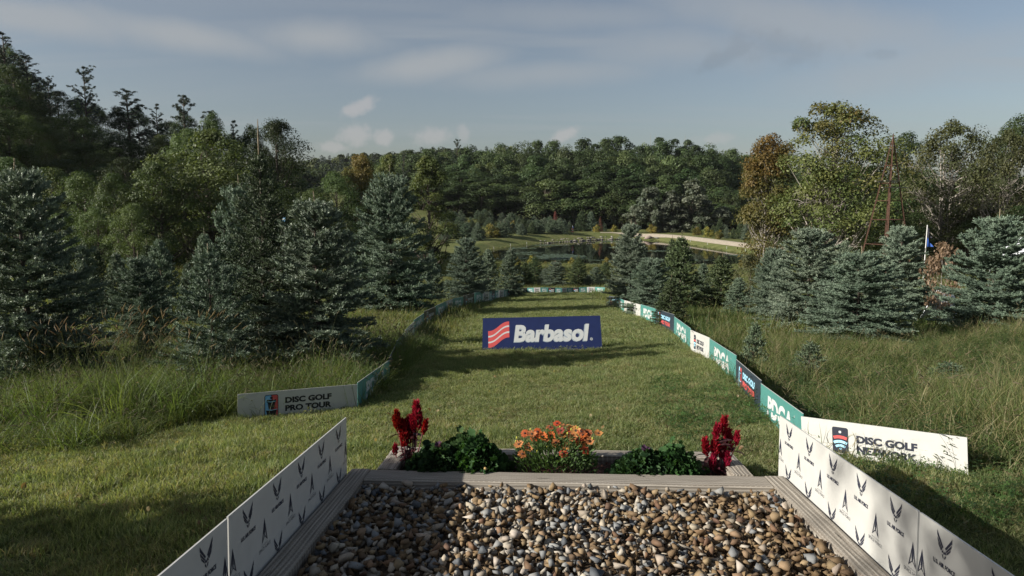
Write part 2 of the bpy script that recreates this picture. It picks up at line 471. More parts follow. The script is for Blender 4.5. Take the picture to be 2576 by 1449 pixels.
def quads_at(pos, nrm, size, aspect=1.0, spin=None, bend=0.0):
    """leaf-like four-sided faces at pos, facing nrm"""
    n_ = len(pos)
    r = rng.normal(size=(n_, 3)); a = norm(np.cross(nrm, r)); b_ = np.cross(nrm, a)
    size = np.broadcast_to(size, (n_,))[:, None]
    v = np.stack([pos - a * size, pos - b_ * size * aspect * .5, pos + a * size + nrm * size * bend, pos + b_ * size * aspect * .5], 1)
    f = np.arange(4 * n_).reshape(-1, 4)
    return v.reshape(-1, 3), f

def broadleaf(name, seed, H, Rr, base=0.2, n_clump=55, per=120, leaf=0.2, top_pow=0.7, clump=0.27, col=(0.055, 0.085, 0.03), col2=None, warm=None, bark_mat=None, spread=1.0, dead=0, trunk_r=None, lobes=None, loose=0.0, stems=1, leaf_bias=0.6):
    """crown of leaf clumps hung on limbs; returns (crown mesh, trunk mesh, dead-limb mesh or None)"""
    global rng
    keep = rng; rng = np.random.default_rng(seed)
    cs, rs = [], []
    for i in range(n_clump):
        t_ = rng.uniform() ** 0.85
        z_ = base * H + (H * 0.97 - base * H) * t_
        prof = max(0.05, math.sin(math.pi * (0.14 + 0.84 * t_))) ** top_pow
        q = rng.uniform(0.12, 1) ** 0.5
        a_ = i * 2.39996 + rng.normal(0, .5)
        lob = 1 + 0.18 * math.sin(2 * a_ + seed) + 0.12 * math.sin(3 * a_ + 2 * seed + 4 * t_)
        rr = Rr * prof * q * lob
        cs.append((rr * math.cos(a_) * spread, rr * math.sin(a_) * spread, z_)); rs.append(Rr * clump * rng.uniform(.65, 1.25) * (0.75 + 0.35 * prof))
    cs, rs = np.array(cs), np.array(rs)
    P, N, T = [], [], []
    col = np.array(col); col2 = np.array(col2 if col2 is not None else col * 1.35)
    for c_, r_ in zip(cs, rs):
        k = int(per * rng.uniform(.7, 1.3))
        d = norm(rng.normal(size=(k, 3))); d[:, 2] = np.where(d[:, 2] < -.35, -d[:, 2], d[:, 2])
        # uneven lumps
        rad = r_ * (0.45 + 0.62 * rng.uniform(size=k) ** 0.5) * (1 + loose * rng.normal(size=k))
        p = c_ + d * rad[:, None] * np.array([1.08, 1.08, .88])
        P.append(p)
        out = norm(p - np.array([0, 0, c_[2] * .7]))
        N.append(norm(d * leaf_bias + out * .35 + np.array([0, 0, .35]) + rng.normal(size=(k, 3)) * .55))
        u = rng.uniform()
        cc = col * (1 - u) + col2 * u
        if warm is not None:
            w = min(1, max(0, warm[1] * (c_[2] / H - warm[2]) + rng.normal(0, warm[3])))
            cc = cc * (1 - w) + np.array(warm[0]) * w
        T.append(np.repeat((cc * rng.uniform(.8, 1.2, size=(k, 1))), 4, 0))
    P, N, T = np.concatenate(P), np.concatenate(N), np.concatenate(T)
    v, f = quads_at(P, N, leaf * rng.uniform(.6, 1.25, size=len(P)), 1.1, bend=.25)
    crown = mesh_np(name + '_crown', v, f, M_LEAF, T)
    mb = MB(); tr = trunk_r or H * 0.018
    lean = rng.normal(0, .02, 2) * H
    def trunk_pt(z_): q = z_ / H; return np.array([lean[0] * q * q * 2 + .05 * math.sin(q * 9), lean[1] * q * q * 2 + .05 * math.cos(q * 8), z_])
    for s_ in range(stems):
        off = np.array([rng.normal(0, .05 * H * (stems > 1)), rng.normal(0, .03 * H * (stems > 1)), 0])
        zs = np.linspace(-.3, H * .82, 9)
        mb.tube([trunk_pt(max(z_, 0)) * [1, 1, 1] + off * (0.25 + max(z_, 0) / H * 1.6) + [0, 0, min(z_, 0)] for z_ in zs], [tr * (1.25 if z_ < .2 else 1) * (1 - .85 * max(z_, 0) / H) / math.sqrt(stems) for z_ in zs], 7)
    for c_, r_ in zip(cs, rs):
        h0 = max(base * H * .8, c_[2] - rng.uniform(.35, .75) * math.hypot(c_[0], c_[1]) - .12 * H)
        p0 = trunk_pt(h0); mid = p0 * .45 + c_ * .55 + np.array([0, 0, -.04 * H]) + rng.normal(0, .015 * H, 3)
        r0 = tr * (1 - .85 * h0 / H) * .5
        mb.tube([p0, p0 * .7 + mid * .3 + rng.normal(0, .01 * H, 3), mid, c_], [r0, r0 * .75, r0 * .45, r0 * .12], 5, False)
    trunk = mb.mesh(name + '_trunk', bark_mat or M_BARK, True)
    dm = None
    if dead:
        db = MB()
        for i in range(dead):
            h0 = rng.uniform(base * H * .7, H * .6); a_ = rng.uniform(0, 6.283); p = trunk_pt(h0); d = np.array([math.cos(a_), math.sin(a_), rng.uniform(.1, .8)]); L = Rr * rng.uniform(.6, 1.15)
            pts = [p]
            for k in range(6):
                d = d / np.linalg.norm(d); pts.append(pts[-1] + d * L / 6); d = d + rng.normal(0, .16, 3) + [0, 0, .02]
            r0 = tr * .3
            db.tube(pts, np.linspace(r0, r0 * .22, 7), 5, False)
            for k in range(2, 6):
                for q in range(3):
                    e = norm(d + rng.normal(0, .8, 3)); s0 = pts[k]; l2 = L * rng.uniform(.15, .4)
                    p1 = s0 + e * l2 * .5 + rng.normal(0, .05, 3) * L * .3; p2 = p1 + norm(e + rng.normal(0, .4, 3)) * l2 * .5
                    db.tube([s0, p1, p2], [r0 * .35, r0 * .22, r0 * .1], 4, False)
                    for w in range(2):
                        p3 = p1 + norm(e + rng.normal(0, .9, 3)) * l2 * .45
                        db.tube([p1, p3], [r0 * .18, r0 * .07], 3, False)
        dm = db.mesh(name + '_dead', M_BARKL, True)
    rng = keep
    return crown, trunk, dm

def pine(name, seed, H, Rr, base=0.35, col=(0.03, 0.05, 0.028), tuft=0.3, per=46, whorls=15, open_=0.25):
    """white pine: whorls of long uneven limbs that sweep up at the ends, tufts only towards the tips"""
    global rng
    keep = rng; rng = np.random.default_rng(seed)
    mb = MB(); tr = H * .016
    mb.tube([(0, 0, -.3), (0, 0, H * .4), (.1, .05, H * .75), (.1, 0, H)], [tr * 1.2, tr * .85, tr * .4, .03], 7)
    P, N, T = [], [], []
    for w in range(whorls):
        t_ = w / (whorls - 1); z_ = H * (base + (1 - base) * .97 * t_)
        prof = (1 - t_) ** .42 * (0.7 + .3 * math.sin(math.pi * min(1, t_ * 1.6 + .25))) + .12
        for k in range(rng.integers(3, 6)):
            if rng.uniform() < open_: continue
            a_ = rng.uniform(0, 6.283); L = Rr * prof * rng.uniform(.55, 1.2)
            d = np.array([math.cos(a_), math.sin(a_), rng.uniform(-.05, .35) + t_ * .5])
            pts = [np.array([.05, 0, z_])]
            for q in range(4): d = d + [0, 0, .13] + rng.normal(0, .06, 3); pts.append(pts[-1] + norm(d) * L / 4)
            mb.tube(pts, [tr * .3, tr * .26, tr * .2, tr * .12, .012], 4, False)
            for q in range(max(3, int(L * 3.2))):
                s_ = rng.uniform(.35, 1); i = min(3, int(s_ * 4)); c_ = pts[i] + (pts[i + 1] - pts[i]) * (s_ * 4 - i) + rng.normal(0, .12 * L, 3) * [1, 1, .35]
                n_ = int(per * rng.uniform(.5, 1.1)); dd = norm(rng.normal(size=(n_, 3)) + np.array([0, 0, .7]) + norm(d) * .4)
                p = c_ + dd * tuft * rng.uniform(.2, 1, size=(n_, 1)) * [1.3, 1.3, .7]
                P.append(p); N.append(norm(rng.normal(size=(n_, 3)) + [0, 0, .3])); T.append(np.repeat(np.array(col) * rng.uniform(.65, 1.5, size=(n_, 1)), 4, 0))
    P, N, T = map(np.concatenate, (P, N, T))
    v, f = quads_at(P, N, tuft * .42 * rng.uniform(.6, 1.2, size=len(P)), .55)
    crown = mesh_np(name + '_crown', v, f, M_NEEDLE, T)
    trunk = mb.mesh(name + '_trunk', M_BARK, True)
    rng = keep
    return crown, trunk, None

def fir(name, seed, H, Rr, nb=170, lat=14, needles=22, nl=0.034, nw=0.006, shoot=0.11, base=0.03, power=0.8, lean_up=(-4, 46), cols=((0.085, 0.135, 0.105), (0.13, 0.185, 0.15)), leader=0.32, fill=1.0, belly=0.08, gap=0.0, spray=0.45):
    """farm-grown fir: whorled branches carrying flat sprays of needle-covered shoots"""
    global rng
    keep = rng; rng = np.random.default_rng(seed)
    Hc = H - leader
    mb = MB(); tr = 0.022 * H * .62
    mb.tube([(0, 0, -.1), (0.01, 0, Hc * .4), (0, .01, Hc * .8), (0, 0, Hc)], [tr, tr * .75, tr * .4, tr * .25], 6)
    ld = MB().tube([(0, 0, Hc - .12), (.012, .004, Hc + leader * .5), (0, 0, H)], [tr * .34, tr * .24, .007], 6)
    SP, SD, SU, SL, ST = [], [], [], [], []
    c0, c1 = np.array(cols[0]), np.array(cols[1])
    nwh = max(8, int(Hc / 0.20))
    for i in range(nb):
        t_ = (i + rng.uniform()) / nb
        t_ = t_ ** 1.12
        if rng.uniform() < .78: t_ = min(.995, (round(t_ * nwh) + rng.normal(0, .10)) / nwh)
        t_ = min(.995, max(0, t_))
        z_ = Hc * (base + (1 - base) * t_)
        prof = (1 - t_) ** power * (1 - belly * math.exp(-(t_ / .08) ** 2) * 3)
        L = Rr * prof * rng.uniform(.80, 1.12) + .05
        if rng.uniform() < gap: L *= rng.uniform(.3, .6)
        el = R(lean_up[0] + (lean_up[1] - lean_up[0]) * t_ ** 1.2 + rng.normal(0, 7))
        a_ = i * 2.39996 + rng.normal(0, .35)
        h = np.array([math.cos(a_), math.sin(a_), 0]); side = np.array([-h[1], h[0], 0])
        def bp_(s): return np.array([0, 0, z_]) + h * (L * s * math.cos(el)) + np.array([0, 0, L * s * math.sin(el) + .10 * L * s * s - .05 * L * s])
        pts = [bp_(s) for s in (0, .35, .7, 1)]
        br = max(.004, tr * .22 * (1 - t_))
        mb.tube(pts, [br, br * .7, br * .45, .003], 4, False)
        tone = rng.uniform()
        m_ = max(3, int(lat * (L / Rr + .15) * fill))
        for j in range(m_):
            s = 1 - (rng.uniform() ** 1.2) * .84
            p = bp_(s); ax = norm(bp_(min(1, s + .05)) - bp_(s - .05))
            sg = rng.choice((-1., 1.)); reach = (1 - s) * L * spray * rng.uniform(.5, 1.1) + .03
            dl = norm(ax * .65 + side * sg * .75 + np.array([0, 0, rng.normal(.10, .16)]))
            if rng.uniform() < .22: dl = norm(ax + np.array([0, 0, rng.uniform(.2, .9)]) + side * sg * .3); reach *= .4
            nseg = max(1, int(reach / (shoot * .75)))
            for q in range(nseg):
                SP.append(p + dl * (reach * q / nseg)); SD.append(norm(dl + rng.normal(0, .12, 3))); SL.append(shoot * rng.uniform(.75, 1.25))
                w = np.clip(tone * .5 + rng.uniform() * .5, 0, 1); ST.append((c0 * (1 - w) + c1 * w) * rng.uniform(.85, 1.15))
        for q in range(2):
            SP.append(bp_(.93)); SD.append(norm(bp_(1.) - bp_(.9) + rng.normal(0, .03, 3))); SL.append(shoot * 1.2); ST.append(c1 * rng.uniform(.9, 1.1))
    for q in range(max(3, int(leader / .07))):                       # short needles up the leader
        SP.append(np.array([0, 0, Hc - .05 + leader * .95 * q / max(3, int(leader / .07))])); SD.append(np.array([rng.normal(0, .05), rng.normal(0, .05), 1.])); SL.append(shoot * .8); ST.append(c0 * .9 + np.array([.03, .02, 0]))
    SP, SD, SL, ST = np.array(SP), norm(np.array(SD)), np.array(SL), np.array(ST)
    ns = len(SP); k = needles
    upv = np.array([0, 0, 1.]); rt = norm(np.cross(SD, upv) + 1e-5); uu = np.cross(rt, SD)
    s = (np.arange(k) + .5) / k
    s = np.clip(s[None] + rng.normal(0, .03, (ns, k)), 0, 1)
    phi = rng.uniform(-115, 115, (ns, k)) * math.pi / 180
    rad = rt[:, None] * np.sin(phi)[..., None] + uu[:, None] * np.cos(phi)[..., None] * .8
    nd = norm(SD[:, None] * (.55 + .5 * s[..., None] ** 2) + rad * (.95 - .45 * s[..., None] ** 3) + np.array([0, 0, .1]))
    b0 = SP[:, None] + SD[:, None] * (SL[:, None] * s)[..., None]
    ll = nl * rng.uniform(.75, 1.2, (ns, k)) * (1 - .35 * s ** 4)
    tip = b0 + nd * ll[..., None]
    wv = norm(np.cross(nd, rad + rng.normal(0, .3, (ns, k, 3)))) * nw * .5
    v = np.stack([b0 - wv, b0 + wv, tip + wv * .35, tip - wv * .35], 2).reshape(-1, 3)
    f = np.arange(len(v)).reshape(-1, 4)
    T = np.repeat(np.repeat(ST, k, 0), 4, 0)
    crown = mesh_np(name + '_crown', v, f, M_NEEDLE, T)
    trunk = mb.mesh(name + '_trunk', M_BARK, True)
    rng = keep
    return crown, trunk, None, ld.mesh(name + '_leader', M_TWIG, True)

def tree(kind_name, meshes, label, cat, loc, rotz, scale, group=None):
    t_ = thing(kind_name, label, cat, loc, rotz, group)
    t_.scale = scale if isinstance(scale, tuple) else (scale, scale, scale)
    obj('crown', meshes[0], t_)
    obj('trunk', meshes[1], t_)
    if meshes[2] is not None: obj('dead_limb', meshes[2], t_)
    if len(meshes) > 3: obj('leader', meshes[3], t_)
    return t_

# ------------------------------------------------------------------ trees: kinds
GR_D, GR_M, GR_L, GR_Y = (0.034, 0.056, 0.022), (0.056, 0.088, 0.030), (0.092, 0.130, 0.046), (0.115, 0.135, 0.040)
NEAR = [broadleaf('near_a', 11, 18, 5.2, .18, 62, 240, .145, col=GR_D, col2=GR_M, clump=.30, leaf_bias=.8),
        broadleaf('near_b', 12, 16, 5.6, .12, 66, 230, .15, col=GR_M, col2=GR_L, clump=.29, leaf_bias=.8),
        broadleaf('near_c', 13, 20, 5.0, .22, 60, 240, .145, col=GR_D, col2=(.05, .066, .026), clump=.30, leaf_bias=.8, loose=.08),
        broadleaf('near_d', 14, 14, 5.8, .06, 70, 220, .15, col=GR_M, col2=(.085, .10, .04), clump=.29, leaf_bias=.8)]
FAR = [broadleaf('far_a', 21, 24, 7.0, .16, 32, 210, .34, col=GR_D, col2=(.064, .094, .034), clump=.36, leaf_bias=1.0),
       broadleaf('far_b', 22, 23, 7.6, .10, 34, 210, .34, col=(.042, .066, .026), col2=(.080, .110, .040), clump=.35, leaf_bias=1.0),
       broadleaf('far_c', 23, 26, 6.4, .20, 30, 210, .33, col=GR_D, col2=GR_M, clump=.37, leaf_bias=1.0),
       broadleaf('far_d', 24, 21, 7.4, .05, 36, 200, .34, col=(.050, .076, .030), col2=(.092, .120, .046), clump=.34, leaf_bias=1.0)]
PINES = [pine('pine_a', 31, 19, 4.6, per=70), pine('pine_b', 32, 17, 5.2, .3, open_=.3, whorls=11, per=70), pine('pine_c', 33, 21, 4.0, .4, per=70)]
FARPINE = pine('pine_far', 34, 22, 4.5, .12, tuft=.7, per=14, whorls=16, open_=.05, col=(.024, .04, .024))
BL0, BL1 = (0.066, 0.100, 0.070), (0.215, 0.265, 0.195)
FIRS = [fir('concolor_a', 41, 3.4, 1.20, 230, 54, 12, .042, .0165, .115, cols=(BL0, BL1), power=.50, lean_up=(-10, 40)),
        fir('concolor_b', 42, 3.2, 1.25, 225, 54, 12, .042, .0165, .115, cols=((.068, .108, .074), (.180, .235, .170)), power=.44, leader=.4, lean_up=(-10, 40)),
        fir('fraser', 43, 5.0, 1.40, 290, 42, 10, .034, .0165, .12, cols=((.026, .046, .022), (.072, .100, .050)), power=.80, leader=.75, gap=.12),
        fir('open_fir', 44, 2.7, 1.20, 78, 56, 13, .042, .0145, cols=((.060, .095, .068), (.150, .200, .145)), power=.70, base=.16, lean_up=(2, 46), leader=.28, spray=.5),
        fir('mid_fir', 45, 3.0, 1.0, 165, 32, 8, .058, .027, .14, cols=((.070, .106, .070), (.160, .205, .140)), power=.66, leader=.4),
        fir('mid_fir_dark', 46, 3.0, .95, 155, 32, 8, .055, .027, .14, cols=((.034, .058, .026), (.082, .112, .048)), power=.76, leader=.4),
        fir('young_fir', 47, 1.5, .55, 80, 14, 8, .055, .022, .12, cols=((.060, .095, .055), (.105, .145, .088)), power=.75, leader=.25)]
FIR_H = [3.4, 3.2, 5.0, 2.7, 3.0, 3.0, 1.5]
FIR_R = [1.12, 1.15, 1.30, 1.12, .95, .90, .50]

# ------------------------------------------------------------------ trees: where they stand
def span(px, top, Y, hw=None):
    """ground point under a bearing, the height of what reaches frame row `top` there, its half width"""
    p = at(px, top, Y); gz = g1(p.x, Y)
    return Vector((p.x, Y, gz)), p.z - gz, (hw * Y / FPX if hw else None)

made = {}
def put_tree(kind_name, key, meshes, H0, R0, px, top, Y, hw, label, cat='tree', group=None, sink=0.0, rz=None):
    loc, h, w = span(px, top, Y, hw); loc.z -= sink; h += sink
    sx = w / R0 if w else h / H0
    rz = random.uniform(0, 6.28) if rz is None else rz
    if key in made:
        return dup(made[key], loc, rz, (sx, sx, h / H0), label, group)
    t_ = tree(kind_name, meshes, label, cat, loc, rz, (sx, sx, h / H0), group)
    made[key] = t_
    return t_

HB = [18, 16, 20, 14]; RB = [5.2, 5.6, 5.0, 5.8]
HF = [24, 23, 26, 21]; RF = [7.0, 7.6, 6.4, 7.4]
# single broadleaf trees of their own build
MAPLE = broadleaf('maple', 151, 16, 4.8, .10, 130, 240, .135, col=(.060, .090, .028), col2=(.105, .125, .040), warm=((.135, .078, .026), .8, .66, .16), bark_mat=M_BARKL, clump=.24, loose=.10, dead=9, stems=3, top_pow=.45)
ORANGE = broadleaf('orange_maple', 152, 13, 3.0, .10, 90, 240, .135, col=(.105, .120, .034), col2=(.165, .150, .042), warm=((.27, .140, .036), 1.2, .66, .15), clump=.36, loose=.1, top_pow=.45, stems=2, bark_mat=M_BARKL)
LIGHT = broadleaf('light_maple', 53, 13, 5.0, .04, 84, 240, .135, col=(.070, .098, .034), col2=(.110, .140, .055), clump=.22, loose=.1)
COLUMN = broadleaf('column_tree', 54, 18, 4.6, .02, 78, 240, .17, col=(.070, .092, .030), col2=(.105, .118, .036), clump=.22, loose=.1, top_pow=1.0)
ASH = broadleaf('ash', 55, 14, 5.6, .04, 84, 230, .14, col=(.048, .060, .024), col2=(.078, .084, .034), clump=.22, loose=.2, dead=22, bark_mat=M_BARKL, stems=2)
SILVER = broadleaf('silver_tree', 56, 11, 3.2, .04, 44, 130, .27, col=(.105, .130, .090), col2=(.155, .170, .125), clump=.27)
DRY = broadleaf('dry_shrub', 57, 3.2, 1.5, .1, 30, 60, .10, col=(.16, .11, .07), col2=(.25, .18, .12), clump=.26, loose=.15, bark_mat=M_BARKL)
ROUND = broadleaf('round_shrub', 58, 2.6, 1.1, .0, 34, 110, .055, col=(.058, .066, .03), col2=(.085, .085, .04), clump=.30)

put_tree('maple_tree', 'maple', MAPLE, 16, 4.8, 2108, 262, 55, 128, 'big maple turning rust orange at the top with bare grey limbs, left of rusty tower', group=None)
put_tree('maple_tree', 'orange', ORANGE, 13, 3.0, 1938, 345, 62, 66, 'narrow maple with yellow orange crown left of the big rusty maple')
put_tree('maple_tree', 'light', LIGHT, 13, 5.0, 520, 335, 50, 150, 'sunlit light green rounded tree behind the tall dark fir')
put_tree('broadleaf_tree', 'light', LIGHT, 13, 5.0, 395, 415, 46, 95, 'smaller sunlit pale green tree left of the big light green one')
put_tree('broadleaf_tree', 'column', COLUMN, 18, 4.6, 1078, 388, 84, 74, 'tall yellow green tree leafy to the ground at the left end of the pond meadow')
put_tree('broadleaf_tree', 'orange', ORANGE, 13, 3.0, 905, 392, 105, 38, 'thin tree with orange tinted top between dark wood and hazy ridge')
put_tree('broadleaf_tree', 'column', COLUMN, 18, 4.6, 975, 385, 112, 44, 'brownish green tree behind the bare leader of the middle blue fir')
put_tree('ash_tree', 'ash', ASH, 14, 5.6, 2400, 308, 62, 118, 'broad tree with bare pale branches drooping right of the flag pole')
put_tree('ash_tree', 'ash', ASH, 14, 5.6, 2540, 330, 58, 90, 'broad thin leaved tree at the right edge above the white canopy')
put_tree('broadleaf_tree', 'near_a', NEAR[0], 18, 5.2, 2290, 338, 74, 78, 'dark tree standing right behind the rusty tower')
put_tree('broadleaf_tree', 'near_b', NEAR[1], 16, 5.6, 2560, 305, 78, 80, 'dark dense tree top rising at the right edge of the skyline')
for px, top, Y, hw in [(2200, 420, 76, 90), (2330, 430, 70, 80), (2450, 420, 74, 90), (2540, 440, 68, 80), (2260, 470, 66, 70), (2400, 500, 66, 70), (2500, 520, 62, 70), (2030, 440, 80, 80), (2120, 480, 78, 80), (1960, 470, 84, 60),
                       (2310, 540, 60, 60), (2440, 560, 58, 60), (2570, 520, 56, 70)]:
    k = random.choice((0, 2, 3)); put_tree('broadleaf_tree', 'near_%s' % 'abcd'[k], NEAR[k], HB[k], RB[k], px, top, Y, hw, '%s tree of the shaded thicket, %s, %s' % ({0: 'dark green', 2: 'tall dark', 3: 'spreading green'}[k], 'behind the maples' if px < 2150 else 'behind the tower' if px < 2290 else 'behind the flag pole' if px < 2420 else 'above the two topped fir', 'back row' if Y > 67 else 'front row'), group='trees of the thicket on the right')

# oak-like dark tree right of the tall fir, and the wood on the left hillside
put_tree('oak_tree', 'near_c', NEAR[2], 20, 5.0, 690, 300, 74, 85, 'tall dark oak at the right end of the hillside wood, sky showing through its edge')
sky_x = [-150, 0, 60, 110, 150, 200, 250, 310, 380, 450, 520, 590, 650, 700, 760, 800, 900]
sky_y = [60, 95, 160, 205, 215, 235, 265, 272, 285, 288, 300, 325, 320, 330, 395, 430, 450]
hg = 'trees of the wood on the left hillside'
for row, (Y0, drop, step, x1) in enumerate([(100, 0, 58, 720), (86, 60, 56, 760), (74, 125, 54, 800), (64, 200, 52, 560), (56, 285, 56, 300)]):
    x = -90.0
    while x < x1:
        top = np.interp(x, sky_x, sky_y) + drop + random.uniform(-22, 26)
        Y = Y0 + random.uniform(-4, 4)
        if not (row >= 3 and 330 < x < 640):
            k = random.choice((0, 0, 2, 1, 3))
            put_tree('broadleaf_tree', 'near_%s' % 'abcd'[k], NEAR[k], HB[k], RB[k], x + random.uniform(-12, 12), top, Y, random.uniform(52, 72) * 74 / Y0, '%s tree in the hillside wood, %s, %s' % (('dark green', 'leafy green', 'tall dark', 'spreading green')[k], ('top row', 'second row', 'middle row', 'lower row', 'lowest row')[row], 'left of the lone pine' if x < 180 else 'under the lone pine' if x < 290 else 'under the bushy pine' if x < 420 else 'above the light maple' if x < 600 else 'behind the tall fir and oak'), group=hg)
        x += step * random.uniform(.8, 1.15)
for px, top, Y, hw, k, lab in [(8, 82, 92, 62, 2, 'tall dark pine at the upper left corner of the photo'), (62, 142, 94, 55, 0, 'second ragged pine from the upper left corner'), (118, 195, 96, 36, 1, 'small pine crown in the gap left of the lone pine'),
                               (208, 168, 97, 48, 1, 'lone pine with open forked crown standing above the hillside wood'), (318, 228, 98, 62, 0, 'bushy pine on the skyline right of the lone pine'), (392, 262, 98, 34, 2, 'slim pine between two bushy pines on the skyline'),
                               (462, 240, 96, 58, 1, 'wide flat layered pine on the skyline above the light green tree'), (530, 282, 98, 46, 0, 'pine on the skyline above the light green tree, lower right of the flat layered one'), (585, 305, 97, 34, 2, 'small pine just left of the tall fir leader')]:
    put_tree('pine_tree', 'pine_%d' % k, PINES[k], [19, 17, 21][k], [4.6, 5.2, 4.0][k], px, top, Y, hw * 1.25, lab, group=None)
for px, top, Y, hw in [(120, 430, 50, 80), (205, 440, 47, 72), (285, 445, 45, 70), (40, 450, 50, 80), (-40, 420, 52, 80), (330, 520, 38, 60), (700, 470, 60, 70), (790, 480, 72, 80), (845, 440, 92, 60), (700, 560, 52, 60), (880, 500, 100, 50), (945, 470, 116, 50), (150, 540, 40, 60), (60, 540, 40, 60), (240, 530, 40, 60), (840, 540, 84, 50)]:
    k = random.choice((1, 3)); put_tree('broadleaf_tree', 'near_%s' % 'abcd'[k], NEAR[k], HB[k], RB[k], px, top, Y, hw, '%s leafy tree at the foot of the hillside, %s' % ({1: 'mid green', 3: 'broad green'}[k], 'at the left edge' if px < 70 else 'behind the leftmost small firs' if px < 260 else 'left of the light maple' if px < 400 else 'right of the tallest fir' if px < 800 else 'behind the middle blue fir'), group='trees at the foot of the left hillside')

# the tall wood behind the pond
wx = [820, 900, 960, 1000, 1050, 1100, 1170, 1250, 1330, 1420, 1480, 1560, 1640, 1720, 1800, 1870, 1960]
wy = [455, 430, 410, 388, 372, 374, 368, 366, 356, 364, 356, 352, 354, 360, 366, 382, 395]
wg = 'trees of the tall wood behind the pond'
def wood_label(row, x, k):
    r_ = ('on the skyline', 'upper row', 'middle row', 'lower row', 'front row')[row]
    w_ = ('left of the yellow tree' if x < 1010 else 'behind the yellow tree' if x < 1150 else 'above the young fir plantation' if x < 1320 else 'above the lily pads' if x < 1420 else 'above the disc basket' if x < 1530
          else 'above the bend of the track' if x < 1680 else 'above the silvery trees' if x < 1830 else 'left of the orange maple')
    return '%s tree in the far wood, %s, %s' % (('dark green', 'broad mid green', 'narrow dark', 'lighter green')[k], r_, w_)
for row, (Y0, drop, step) in enumerate([(262, 0, 40), (246, 12, 42), (232, 34, 44), (220, 62, 46), (211, 95, 50)]):
    x = 850.0
    while x < 2000:
        top = np.interp(x, wx, wy) + drop + random.uniform(-7, 9)
        k = random.choice((0, 1, 2, 3))
        Y = Y0 + random.uniform(-4, 4)
        put_tree('broadleaf_tree', 'far_%d' % k, FAR[k], HF[k], RF[k], x + random.uniform(-10, 10), top, Y, random.uniform(40, 58) * 235 / Y0, wood_label(row, x, k), group=wg)
        x += step * random.uniform(.8, 1.2)
for x in np.arange(1560, 2010, 40):     # lower sunlit edge of the wood on the right of the pond
    k = random.choice((1, 3)); put_tree('broadleaf_tree', 'far_%d' % k, FAR[k], HF[k], RF[k], x + random.uniform(-9, 9), random.uniform(470, 515), 206 + random.uniform(-3, 3), random.uniform(26, 36), 'shorter leafy tree at the edge of the wood beside the track', group='low trees beside the track')
put_tree('pine_tree', 'pine_0', PINES[0], 19, 4.6, 1150, 352, 236, 26, 'pine top sticking out of the wood above the left end of the pond')
put_tree('pine_tree', 'pine_1', PINES[1], 17, 5.2, 1015, 384, 190, 24, 'small pine crown at the left end of the far wood')
for i, (px, top, hw) in enumerate([(1640, 470, 34), (1600, 515, 26), (1690, 480, 30), (1742, 452, 40), (1780, 505, 28), (1668, 520, 22), (1820, 520, 26), (1720, 520, 24)]):
    put_tree('silver_tree', 'silver', SILVER, 11, 3.2, px, top, 192, hw, '%s silvery green tree right of the pond, %s' % ('tall' if hw > 33 else 'slim' if hw < 25 else 'middling', 'left end of the silvery group' if px < 1660 else 'right end of the silvery group' if px > 1750 else 'middle of the silvery group'), group='silvery trees by the pond')
for px, top, hw in [(1320, 505, 16), (1365, 498, 18), (1410, 500, 17), (1445, 508, 14), (1560, 490, 20), (1590, 480, 18), (1545, 515, 15)]:
    put_tree('pine_tree', 'farpine', FARPINE, 22, 4.5, px, top, 209, hw * 1.5, 'dark layered conifer at the shaded foot of the wood behind the pond', group='dark conifers at the wood edge')

# ------------------------------------------------------------------ firs of the tree farm
def put_fir(k, px, top, Y, hw, label, group=None, rz=None, name='fir_tree', sink=0.05):
    return put_tree(name, 'fir_%d' % k, FIRS[k], FIR_H[k], FIR_R[k], px, top, Y, hw, label, 'fir tree', group, sink, rz)
put_fir(0, 36, 398, 12.0, 180, 'big dark blue fir cut by the left edge of the photo')
put_fir(0, 788, 480, 11.3, 156, 'big dense blue fir with bare twisted leader beside the left board line')
put_fir(2, 648, 300, 12.0, 150, 'tallest dark green fir with long pointed leader on the left')
put_fir(1, 598, 438, 15.6, 96, 'bluish fir with pale leader close behind the tallest fir')
put_fir(3, 522, 612, 10.6, 140, 'sparse open fir with visible trunk and upturned branches in the tall grass')
put_fir(1, 980, 415, 29.0, 112, 'large blue fir with pale bare leader and trunk showing at its foot')
put_fir(4, 205, 600, 23, 46, 'left one of two pointed small firs beside the big dark blue fir')
put_fir(5, 238, 612, 25, 44, 'dark small fir just right of the leftmost pointed small fir')
put_fir(4, 290, 622, 24, 40, 'slim small fir standing between the dark small fir and the wide spread one')
put_fir(1, 345, 630, 17.5, 82, 'wide spreading small fir at the left with long low branches')
put_fir(4, 398, 588, 27, 50, 'small fir with two leaders left of the sparse open fir')
put_fir(5, 368, 600, 29, 40, 'narrow dark fir behind the small fir with two leaders')
put_fir(4, 512, 570, 23, 52, 'pale small fir peeping out left of the tallest fir')
put_fir(4, 470, 650, 24, 30, 'tiny pale fir left of the sparse open fir, half hidden')
put_fir(4, 160, 640, 26, 36, 'little fir right against the flank of the big dark blue fir')
put_fir(4, 872, 560, 33, 34, 'thin pale fir between the two big blue firs')
put_fir(4, 1085, 625, 36, 34, 'slim fir at the right flank of the blue fir with bare leader')
put_fir(0, 1172, 590, 38, 62, 'rounded blue fir with crooked leader left of the lawn end')
put_fir(4, 1228, 618, 46, 32, 'narrow fir just right of the rounded blue fir')
put_fir(4, 1285, 618, 44, 36, 'sunlit conical fir at the far left corner of the boards')
put_fir(5, 1346, 640, 60, 30, 'dark spruce in front of the lily pads')
put_fir(5, 1322, 655, 58, 24, 'small dark spruce left of the one in front of the lily pads')
put_fir(0, 1398, 655, 56, 36, 'low rounded bushy fir behind the back row of boards')
